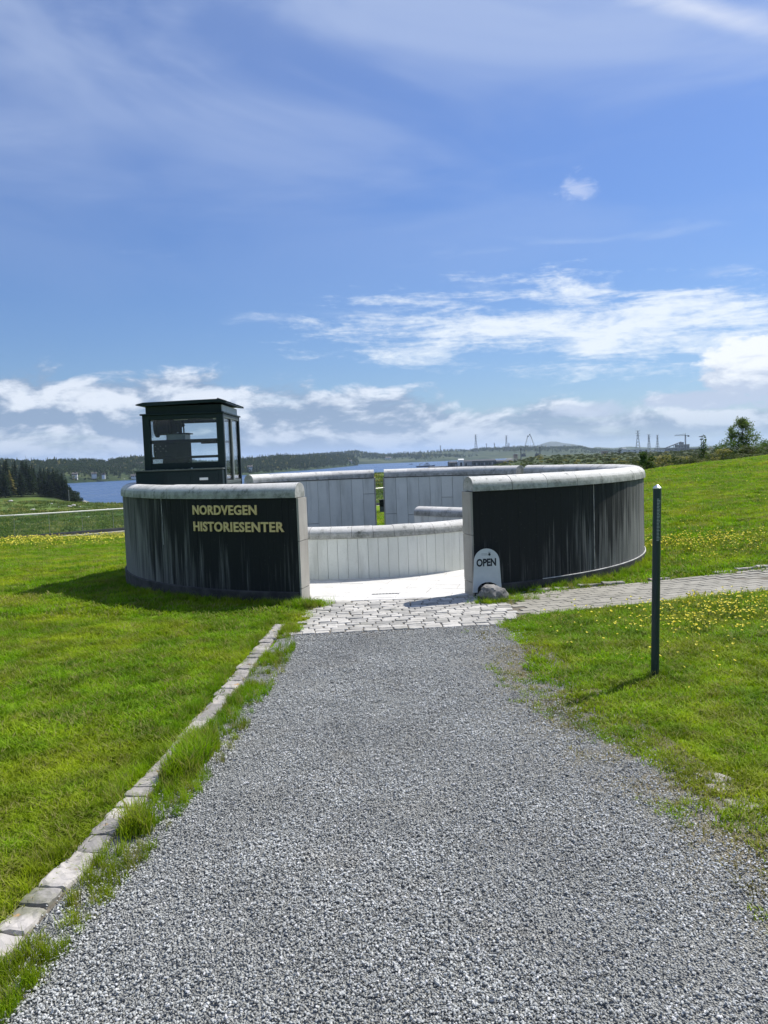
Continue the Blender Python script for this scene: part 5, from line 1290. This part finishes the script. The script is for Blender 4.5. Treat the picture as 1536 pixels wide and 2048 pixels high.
for k, (px, py, Yk) in enumerate([(146, 1001, 326), (155, 1001, 324), (161, 1003, 322), (138, 1001, 330), (150, 1000, 332)]):
    pz = at(px, py, Yk); t = thing('shore_bush', 'dark low bush at the tip of the headland by the water', 'bush', (pz.x, Yk, max(-14.0, float(ter(pz.x, Yk)))), 'bushes at the tip of the headland', rnd.uniform(0, 6))
    s_ = (1.25, 1.1, .7, 1.5, 1.25)[k]; t.scale = (s_, s_, s_ * 1.1); obj('crown', hb[k % 2], t); obj('trunk', hbt_me, t)

# ------------------------------------------------------------------ far shores
def hill(name, cols, label, mat, seed, depth=500, step=5, rough=0.14, base=-14.6, shape=1.6):
    """cols: (px, ridge_y, shore distance, ridge distance)"""
    cols = np.array(cols, float); xs = np.arange(cols[0, 0], cols[-1, 0] + 1, step); ry = np.interp(xs, cols[:, 0], cols[:, 1]); d0 = np.interp(xs, cols[:, 0], cols[:, 2]); d1 = np.interp(xs, cols[:, 0], cols[:, 3])
    nv_ = 16; v = []; f = []
    for i, px in enumerate(xs):
        rz = at(px, ry[i], d1[i]).z; t = (px - 768) / F
        for j in range(nv_ + 5):
            if j <= nv_:
                u = j / nv_; Y = d0[i] + (d1[i] - d0[i]) * u; z = base + (rz - base) * (u ** (1 / shape))
                nz = float(wob(t * Y, Y, (d1[i] - d0[i]) * .5 + 60, seed)) * (rz - base) * rough * math.sin(math.pi * u) ; z += nz
            else:
                u = (j - nv_) / 5; Y = d1[i] + depth * u; z = rz + (base - 4 - rz) * u ** 1.5
            v.append((t * Y, Y, z))
    m_ = nv_ + 5
    for i in range(len(xs) - 1):
        for j in range(m_ - 1): f.append((i * m_ + j, (i + 1) * m_ + j, (i + 1) * m_ + j + 1, i * m_ + j + 1))
    me = mesh(name, v, f, mat, True); o = tag(obj(name, me), label, kind='structure')
    return np.array(v).reshape(len(xs), m_, 3)[:, :nv_ + 1]
hA = hill('hill', [(-500, 905, 900, 1150), (-100, 912, 850, 1100), (60, 925, 790, 1000), (100, 924, 790, 1000), (130, 922, 800, 1020), (175, 921, 830, 1080), (215, 924, 850, 1100), (262, 915, 880, 1120), (285, 916, 890, 1130), (330, 921, 900, 1130), (400, 925, 920, 1150), (460, 926, 930, 1150), (490, 923, 945, 1180), (530, 919, 1000, 1240), (565, 915, 1080, 1300), (610, 915, 1180, 1400), (660, 913, 1330, 1560), (700, 912, 1560, 1760), (716, 918, 1700, 1800), (724, 930, 1790, 1830)], 'low wooded hills on the near far shore of the fjord', M_hill, 1, 300)
hB = hill('hill', [(560, 915, 2000, 2500), (690, 906, 2000, 2500), (715, 903, 2000, 2450), (740, 907, 2000, 2500), (758, 907, 2000, 2500), (775, 910, 2000, 2520), (800, 907, 2020, 2550), (840, 906, 2060, 2600), (875, 903, 2100, 2650), (905, 901, 2150, 2700), (940, 902, 2200, 2750), (965, 898, 2250, 2800), (1000, 896, 2300, 2850), (1040, 894, 2350, 2900), (1075, 893, 2400, 2950), (1110, 894, 2400, 3000), (1140, 893, 2400, 3000), (1165, 892, 2400, 3000), (1180, 897, 2400, 3000), (1215, 900, 2400, 3000), (1260, 902, 2400, 3000)], 'long wooded ridge across the wide water', M_hill2, 3, 500)
hill('mountain', [(1040, 896, 5600, 7000), (1075, 892, 5600, 7000), (1092, 886, 5600, 7000), (1104, 883, 5600, 7000), (1118, 883, 5600, 7000), (1130, 886, 5600, 7000), (1150, 888, 5600, 7000), (1165, 891, 5600, 7000), (1200, 898, 5600, 7000), (1250, 900, 5600, 7000)], 'blue hazy flat topped mountain on the horizon', M_mount, 5, 1500, 4, 0.05)
hC = hill('hill', [(1170, 901, 3400, 4300), (1195, 894, 3400, 4300), (1230, 896, 3400, 4300), (1262, 893, 3400, 4300), (1300, 895, 3400, 4300), (1340, 895, 3400, 4300), (1400, 893, 3400, 4300), (1480, 888, 3400, 4300), (1600, 885, 3400, 4300), (1900, 872, 3400, 4300)], 'faint low hills far behind the industrial site', M_hill2, 6, 900)

tree_lp = [leafy('wood_tree', 150 + k, 90, 3.2, 3.2, 3.6, 1.9, M_wood, 7, 0.7) for k in range(4)]
def cone_tree(seed):
    rr = random.Random(seed); v = []; f = []
    for i in range(9):
        z = 11 * i / 9; r_ = 2.3 * (1 - z / 11.5)
        for k in range(6):
            a = 6.283 * k / 6 + rr.uniform(-.4, .4); l = r_ * rr.uniform(.7, 1.15); d = Vector((math.cos(a), math.sin(a), 0)); s_ = Vector((-d.y, d.x, 0)); q = len(v)
            v += [Vector((0, 0, z + 1.5)), d * l * .6 - s_ * l * .5 + Vector((0, 0, z + .3)), d * l + Vector((0, 0, z - .2)), d * l * .6 + s_ * l * .5 + Vector((0, 0, z + .3))]; f.append((q, q + 1, q + 2, q + 3))
    return mesh('wood_spruce', v, f, M_wood)
tree_lp += [cone_tree(160 + k) for k in range(2)]
TP = []; TS = []; TI = []
def wood(grid, n, s0, s1, thr, seed, wl_, ulo=0.12, con_p=0.15):
    nx_, nv_ = grid.shape[:2]; i = nrg.uniform(0, nx_ - 1.001, n); j = (ulo + (1 - ulo) * nrg.random(n) ** 0.75) * (nv_ - 1.001); i0 = i.astype(int); j0 = j.astype(int); a = (i - i0)[:, None]; c = (j - j0)[:, None]
    p = grid[i0, j0] * (1 - a) * (1 - c) + grid[i0 + 1, j0] * a * (1 - c) + grid[i0, j0 + 1] * (1 - a) * c + grid[i0 + 1, j0 + 1] * a * c
    k = wob(p[:, 0], p[:, 1], wl_, seed) + nrg.normal(0, .3, n) > thr; p = p[k]; p[:, 2] -= 0.8
    TP.append(p); TS.append(nrg.uniform(s0, s1, len(p))); TI.append(np.where(nrg.random(len(p)) < con_p, nrg.integers(4, 6, len(p)), nrg.integers(0, 4, len(p))))
ia = np.arange(-500, 725, 5)
sel = hA[(ia > -150)[:len(hA)]]
wood(sel, 8000, 0.35, 0.75, -0.55, 2, 220, 0.025)
selp = hA[(ia > 480)[:len(hA)]]; wood(selp, 3200, 0.5, 0.95, -0.9, 2, 200, 0.03, 0.3)
wood(hB, 5200, 0.6, 1.1, -0.1, 4, 420, 0.08)
TP = np.concatenate(TP); TS = np.concatenate(TS); TI = np.concatenate(TI); n = len(TP)
scatter('far_woods', TP, np.stack([np.zeros(n), np.zeros(n), nrg.uniform(0, 6.28, n)], 1), TS, TI, tree_lp, 'far off woods covering the hills across the fjord', 'woods')
print('woods', n, 'conifers', placed)

# houses on the far shore
def on_grid(grid, xs, px, u):
    i = (px - xs[0]) / 5; i0 = int(i); j = u * (grid.shape[1] - 1.001); j0 = int(j); return Vector(grid[i0, j0] * (1 - (j - j0)) + grid[i0, j0 + 1] * (j - j0))
def house(px, py, Y, w, d, h, label, wm=M_housew, rot=0.2, grid=None, wins=3):
    p = at(px, py, Y); t = thing('house', label, 'house', (p.x, Y, p.z), 'houses on the far shore', rot)
    MB().box(-w / 2, w / 2, -d / 2, d / 2, -4, h).build('wall', wm, t)
    o_ = 0.5; rz_ = h + d * 0.33; v = [(-w / 2 - o_, -d / 2 - o_, h - .2), (w / 2 + o_, -d / 2 - o_, h - .2), (w / 2 + o_, d / 2 + o_, h - .2), (-w / 2 - o_, d / 2 + o_, h - .2), (-w / 2 - o_, 0, rz_), (w / 2 + o_, 0, rz_)]
    me = mesh('roof', v, [(0, 1, 5, 4), (2, 3, 4, 5), (1, 2, 5), (3, 0, 4), (3, 2, 1, 0)], M_roofd); r_ = obj('roof', me, t)
    MB().box(-0.5, 0.5, -0.5, 0.5, rz_ - 1, rz_ + 1.1).build('chimney', M_roofd, r_, loc=(w * .2, 0, 0))
    for k in range(wins):
        x = -w / 2 + (k + .5) * w / wins; MB().box(x - .7, x + .7, -d / 2 - .06, -d / 2 + .05, h * .45, h * .45 + 1.4).build('window', M_pane, t)
    return t
for a in [(188, 950, 850, 5, 4, 1.7, 'white house among trees on the opposite shore, left of its neighbour', M_housew, 0.5), (207, 951, 850, 3.2, 3, 1.4, 'small white house right of the first one by the opposite shore'), (237, 938, 985, 14, 7, 2.2, 'long low pale building on the slope of the opposite shore'), (256, 938, 1000, 9, 7, 2.2, 'grey roofed house beside the long low pale building'), (274, 933, 1040, 14, 8, 3.2, 'large white building high on the opposite slope'), (268, 955, 890, 6, 5, 2.2, 'white boathouse at the waterline of the opposite shore'), (150, 952, 830, 5, 5, 2.2, 'small pale cabin half hidden in trees over the water'), (500, 937, 985, 6, 5, 2.5, 'pale house in trees right of the glass cabin'), (698, 927, 1640, 12, 9, 5, 'tiny pale house in the trees at the end of the wooded point'), (776, 920, 2130, 16, 10, 6, 'tiny pale house below the long ridge')]:
    house(*a)

# boats
def boat(px, py, Y, L, label, mat_top=M_white, tug=True):
    p = at(px, py, Y); t = thing('boat', label, 'boat', (p.x, Y, -14))
    b_ = L * 0.13; v = []
    for z, k in ((-1.0, 0.86), (L * 0.075, 1.0)):
        v += [(-L / 2 * k, -b_ * k, z), (L * .3 * k, -b_ * k, z), (L / 2 * k, 0, z + (L * .03 if z > 0 else 0)), (L * .3 * k, b_ * k, z), (-L / 2 * k, b_ * k, z)]
    me = mesh('hull', v, [(4, 3, 2, 1, 0), (5, 6, 7, 8, 9)] + [(i, (i + 1) % 5, 5 + (i + 1) % 5, 5 + i) for i in range(5)], M_hull); recalc(me); obj('hull', me, t)
    dk = L * 0.075; q = MB(); q.box(-L * .08, L * .24, -b_ * .75, b_ * .75, dk, dk + L * .085); q.build('deckhouse', mat_top, t)
    q = MB(); q.box(L * .0, L * .17, -b_ * .6, b_ * .6, dk + L * .085, dk + L * .16); wh_ = q.build('wheelhouse', mat_top, t)
    for k in range(4): MB().box(L * (.01 + .04 * k), L * (.036 + .04 * k), -b_ * .6 - .08, -b_ * .6 + .02, dk + L * .115, dk + L * .145).build('window', M_pane, wh_)
    q = MB(); q.bar((L * .06, 0, dk + L * .16), (L * .06, 0, dk + L * .31), L * .012, n=6); q.bar((L * .06, -b_ * .5, dk + L * .25), (L * .06, b_ * .5, dk + L * .25), L * .008); q.build('mast', M_white, t)
    q = MB(); q.bar((-L * .3, 0, dk), (-L * .3, 0, dk + L * .10), L * .03, n=8); q.bar((-L * .3, 0, dk + L * .10), (-L * .12, 0, dk + L * .15), L * .016); q.build('deck_crane', M_craney, t)
    return t
boat(851, 933, 1080, 27, 'white workboat with blue hull off the end of the dock')
boat(822, 927, 1500, 9, 'tiny dark boat out on the open water')
boat(247, 957, 880, 8, 'little white boat near the opposite shore')

# dock with sheds
dk0 = at(862, 933, 960.0); dk1 = at(1010, 930, 960.0)
dock = thing('dock', 'long dark quay with storage sheds at the edge of the water', 'quay', (dk0.x, 960, -14))
Ld = dk1.x - dk0.x
MB().box(0, Ld + 60, -6, 60, -2, 1.6).build('deck', M_shed, dock)
for k in range(12): q = MB(); q.bar((4 + k * Ld / 11, -6.3, -2), (4 + k * Ld / 11, -6.3, 1.9), 0.9, n=8); q.build('fender', M_black, dock)
def shed(x0, x1, h, label, mat, roof=M_shed, Y0=966, dep=30, n=5):
    t = thing('dock_shed', label, 'shed', (dk0.x + x0, Y0, -12.4)); w = x1 - x0
    MB().box(0, w, 0, dep, -.1, h).build('wall', mat, t); me = mesh('roof', [(-.5, -.5, h), (w + .5, -.5, h), (w + .5, dep + .5, h), (-.5, dep + .5, h), (-.5, dep / 2, h + 1.6), (w + .5, dep / 2, h + 1.6)], [(0, 1, 5, 4), (2, 3, 4, 5), (1, 2, 5), (3, 0, 4), (3, 2, 1, 0)], roof); obj('roof', me, t)
    for k in range(n): MB().box(w * (k + .25) / n, w * (k + .7) / n, -.12, .05, .1, h * .6).build('door', M_shedl if k % 3 == 1 else M_black, t)
shed(24, 34, 4.5, 'small grey shed near the tip of the quay', M_shed, n=2)
shed(35, 41, 7.5, 'white upright container like store standing on the quay', M_housew, M_housew, 962, 8, 1)
shed(42, 52, 5.5, 'mid grey shed beside the white store on the quay', M_shedl, M_shed, n=2)
shed(53, Ld - 10, 5.6, 'long black shed row along the quay', M_shed, n=9)
shed(Ld - 9, Ld + 30, 4.2, 'low black shed where the quay meets the moor', M_shed, n=4)

# pylons
def pylon(px, ytop, ybase, Y, label, wid=0.16, arms=3, group=None, mat=M_lattice, th=0.55):
    p = at(px, ybase, Y); h = at(px, ytop, Y).z - p.z; t = thing('pylon', label, 'pylon', (p.x, Y, p.z - 8), group, rnd.uniform(-.4, .4)); h += 8
    bw = h * wid / 2; q = MB(); nseg = 7
    def wd(u): return bw * (1 - u) ** 1.25 + h * 0.012
    for sx, sy in ((-1, -1), (1, -1), (1, 1), (-1, 1)):
        for k in range(nseg):
            u0_, u1_ = k / nseg, (k + 1) / nseg; q.bar((sx * wd(u0_), sy * wd(u0_), u0_ * h), (sx * wd(u1_), sy * wd(u1_), u1_ * h), th)
    q.build('leg_frame', mat, t); q = MB()
    for k in range(nseg):
        u0_, u1_ = k / nseg, (k + 1) / nseg; a_, c_ = wd(u0_), wd(u1_)
        for s_ in (-1, 1):
            q.bar((-a_, s_ * a_, u0_ * h), (c_, s_ * c_, u1_ * h), th * .6); q.bar((a_, s_ * a_, u0_ * h), (-c_, s_ * c_, u1_ * h), th * .6); q.bar((s_ * a_, -a_, u0_ * h), (s_ * c_, c_, u1_ * h), th * .6)
    q.build('bracing', mat, t)
    for k in range(arms):
        z = h * (0.985 - 0.10 * k); aw = h * (0.085 + 0.02 * (k == 1)); q = MB(); q.bar((-aw, 0, z), (aw, 0, z), th * .9); q.bar((-aw, 0, z), (0, 0, z - h * .04), th * .6); q.bar((aw, 0, z), (0, 0, z - h * .04), th * .6)
        if k == 0: q.bar((-aw, 0, z), (-aw * 1.05, 0, z + h * .05), th * .6); q.bar((aw, 0, z), (aw * 1.05, 0, z + h * .05), th * .6)
        q.build('cross_arm', mat, t)
for a in [(952, 869, 901, 2500, 'tall lattice pylon on the ridge nearest the water'), (1013, 871, 897, 2550, 'lattice pylon on the ridge right beside a shorter one'), (1018, 886, 897, 2600, 'short pylon close beside a taller one on the ridge'), (881, 891, 903, 2500, 'small lone pylon on the ridge above the boat'), (973, 887, 899, 2700, 'short pylon with a flat head between two taller ones'), (989, 886, 898, 2750, 'slender short mast pylon on the ridge'), (1276, 861, 901, 2000, 'tallest lattice pylon above the white factory roofs', 0.20), (1298, 869, 900, 2100, 'middle lattice pylon of three above the factory roofs'), (1315, 870, 900, 2150, 'lattice pylon of three standing nearest the tower crane')]:
    pylon(*a)
# luffing cranes
def luffer(px, ytop, ybase, pxfoot, Y, label):
    p = at(pxfoot, ybase, Y); tp = at(px, ytop, Y); t = thing('crawler_crane', label, 'crane', (p.x, Y, p.z - 3)); dx_ = tp.x - p.x; hz_ = tp.z - p.z + 3
    q = MB()
    for oy in (-1, 1): q.bar((0, oy, 2), (dx_, oy * .3, hz_), 0.5)
    for k in range(14):
        a_, c_ = k / 14, (k + 1) / 14; s_ = 1 if k % 2 else -1; q.bar((dx_ * a_, s_ * (1 - .7 * a_), 2 + (hz_ - 2) * a_), (dx_ * c_, -s_ * (1 - .7 * c_), 2 + (hz_ - 2) * c_), 0.35)
    q.build('boom', M_crane, t); q = MB(); q.bar((dx_, 0, hz_), (dx_ + (1 if dx_ > 0 else -1) * 1.5, 0, hz_ - 2.5), 1.6); q.build('boom_head', M_crane, t)
    MB().box(-3.5, 3.5, -2.5, 2.5, 0, 4).build('machine_house', M_crane, t); MB().box(-4, 4, -3, 3, -2, 0).build('tracks', M_black, t)
    q = MB(); q.bar((dx_, 0, hz_), (-(1 if dx_ > 0 else -1) * 3, 0, 5), 0.22); q.bar((dx_, 0, hz_), (dx_, 0, hz_ * .35), 0.2); q.build('cable', M_crane, t)
luffer(1055.5, 871, 908, 1047, 1500, 'crawler crane with boom leaning right beside its twin')
luffer(1060, 868, 908, 1074, 1500, 'crawler crane with boom leaning left towards its twin')
for px, y0, y1, lab in ((1042, 897, 913, 'dark mooring tower nearer the water, below the cranes'), (1080, 894, 912, 'taller dark mooring tower right of the cranes')):
    p = at(px, y1, 1000); h = at(px, y0, 1000).z - p.z; t = thing('dock_tower', lab, 'tower', (p.x, 1000, p.z - 6)); q = MB(); q.bar((0, 0, 0), (0, 0, h + 6), 1.1, n=8); q.build('column', M_crane, t); MB().box(-.9, .9, -.9, .9, h + 4.6, h + 6.2).build('head', M_crane, t)
# tower crane
p = at(1371, 903, 1700); tp = at(1370, 866, 1700); h = tp.z - p.z + 4
tcn = thing('tower_crane', 'tower crane with long jib over the industrial works', 'crane', (p.x, 1700, p.z - 4))
q = MB()
for sx in (-1, 1):
    for sy in (-1, 1): q.bar((sx * .9, sy * .9, 0), (sx * .9, sy * .9, h * .9), 0.45)
for k in range(14):
    z0, z1 = h * .9 * k / 14, h * .9 * (k + 1) / 14; q.bar((-.9, -.9, z0), (.9, -.9, z1), .3); q.bar((.9, .9, z0), (-.9, .9, z1), .3)
q.build('tower', M_crane, tcn); jl = (at(1371, 868, 1700) - at(1349, 868, 1700)).x
q = MB(); q.bar((-jl, 0, h * .88), (0, 0, h * .87), .7); q.bar((-jl * .9, 0, h * .92), (0, 0, h * .93), .5); q.bar((0, 0, h * .99), (-jl * .7, 0, h * .91), .25)
for k in range(12): q.bar((-jl * k / 12, 0, h * .88), (-jl * (k + .5) / 12, 0, h * .925), .25)
q.build('jib', M_crane, tcn); q = MB(); q.bar((0, 0, h * .88), (8, 0, h * .88), .8); q.box(5, 8.5, -1, 1, h * .81, h * .87); q.build('counterweight', M_crane, tcn); q = MB(); q.bar((0, 0, h * .86), (0, 0, h), .9, w2=.3); q.box(-1, 1.2, -1.2, 1.2, h * .83, h * .87); q.build('cab', M_crane, tcn)
# industrial buildings and conveyor
def works(px, py, Y, w, d, h, label, mat, extra=0):
    p = at(px, py, Y); t = thing('works_building', label, 'building', (p.x, Y, p.z - 2)); h += 2
    MB().box(-w / 2, w / 2, -d / 2, d / 2, -3, h).build('wall', mat, t); MB().box(-w / 2 - .6, w / 2 + .6, -d / 2 - .6, d / 2 + .6, h, h + .7).build('roof', M_shedl if mat != M_housew else M_housew, t)
    for k in range(4): MB().box(-w / 2 + w * (k + .3) / 4, -w / 2 + w * (k + .7) / 4, -d / 2 - .15, -d / 2 + .05, h * .45, h * .75).build('window', M_pane, t)
    if extra:
        q = MB(); q.box(-w * .2, w * .1, -d * .2, d * .2, h, h + extra); q.build('roof_tower', mat, t)
works(1270, 902.5, 1500, 44, 30, 3.2, 'white flat roofed factory hall below the tallest pylon', M_housew)
works(1245, 901.5, 1520, 10, 12, 5.0, 'narrow grey white hall left of the factory', M_housew)
works(1315, 901.5, 1520, 22, 16, 1.5, 'low white storage roof right of the factory', M_housew)
works(1340, 901, 1720, 60, 30, 5, 'grey works building under the sloping conveyor', M_lattice, 0)
works(1364, 901, 1740, 26, 20, 13, 'stepped grey works tower beside the tower crane', M_lattice, 6)
works(1395, 900, 1760, 50, 20, 4, 'low grey works shed right of the tower crane', M_lattice)
p = at(1324, 899, 1715); tp = at(1362, 884, 1715); t = thing('conveyor', 'sloping conveyor gantry rising to the works tower', 'conveyor', (p.x, 1715, p.z))
q = MB(); q.bar((0, 0, 0), (tp.x - p.x, 0, tp.z - p.z), 2.2, 2.0); q.build('gallery', M_lattice, t)
for k in range(1, 5): q = MB(); q.bar(((tp.x - p.x) * k / 5, 0, -4), ((tp.x - p.x) * k / 5, 0, (tp.z - p.z) * k / 5), .9); q.build('trestle', M_lattice, t)
for px, py, w, lab in ((1031, 911, 5, 'small ochre building on the moor below the cranes'), (1209, 905, 9, 'orange brick building on the edge of the moor')):
    p = at(px, py, 1200); t = thing('moor_building', lab, 'building', (p.x, 1200, p.z - 3)); hh = 3 + 5 * 1200 / F * .6
    MB().box(-w / 2, w / 2, -4, 4, -2, hh).build('wall', M_houseo, t); MB().box(-w / 2 - .5, w / 2 + .5, -4.5, 4.5, hh, hh + .6).build('roof', M_housew, t)
    for k in range(3): MB().box(-w / 2 + w * (k + .3) / 3, -w / 2 + w * (k + .7) / 3, -4.1, -3.9, hh * .4, hh * .7).build('window', M_pane, t)
plant('conifer_tree', 'lone dark tree standing on the skyline of the moor', 'tree', 1237, 893, 0, 900, 14, 77, 500, 1.0, M_conifer)
# lamp mast behind the shrubs
p = at(1403, 900, 300); h = at(1402, 873, 300).z - p.z + 2; t = thing('light_mast', 'floodlight mast rising behind the shrubs on the crest', 'lamp', (p.x, 300, p.z - 2))
q = MB(); q.bar((0, 0, -1), (-.15, 0, h), .3, n=8, w2=.16); q.build('pole', M_lattice, t); q = MB(); q.bar((-.9, 0, h - .1), (1.2, 0, h + .35), .35, .25); q.build('lamp_head', M_crane, t); q = MB(); q.box(-.5, .5, -.3, .3, h - 1.3, h - .9); q.build('bracket', M_lattice, t)
# wind turbines behind the left hills
for px, py, dr_, lab in ((53, 918, 100, 'wind turbine with an upright blade showing over the headland trees'), (108, 921, 30, 'wind turbine with two spread blades over the far hills')):
    Yk = 2600; p = at(px, py, Yk); t = thing('wind_turbine', lab, 'turbine', (p.x, Yk, -14)); hh = p.z + 14
    q = MB(); q.bar((0, 0, 0), (0, 0, hh), 3.4, n=10, w2=1.8); q.build('tower', M_shedl, t); MB().box(-1.4, 1.4, -2.4, 4, hh - 1.2, hh + 1.4).build('nacelle', M_shedl, t); q = MB(); q.lathe([(.1, -1.6), (1.2, -.6), (1.4, .6)], 10); hb_ = q.build('hub', M_shedl, t, loc=(0, -3, hh), rot=(R(90), 0, 0))
    for k in range(3):
        a = R(dr_ + 120 * k); q = MB(); q.bar((0, -2.9, hh), (math.cos(a) * 15, -2.9, hh + math.sin(a) * 15), 1.5, .5, w2=.4); q.build('blade', M_shedl, t)

# ------------------------------------------------------------------ haze
mt = bpy.data.materials.new('haze_air'); mt.use_nodes = True; b = NB(mt.node_tree); b.n.remove(b.n['Principled BSDF'])
pv = b.node('ShaderNodeVolumePrincipled'); pv.inputs['Color'].default_value = (0.66, 0.81, 1.0, 1); pv.inputs['Density'].default_value = 8.0e-5; pv.inputs['Anisotropy'].default_value = 0.2
b.l.new(pv.outputs[0], b.n['Material Output'].inputs['Volume'])
hzb = MB().box(-14800, 14800, -14800, 14800, -34, 150).build('haze', mt)
tag(hzb, 'pale blue air softening the far hills', 'haze', kind='stuff')
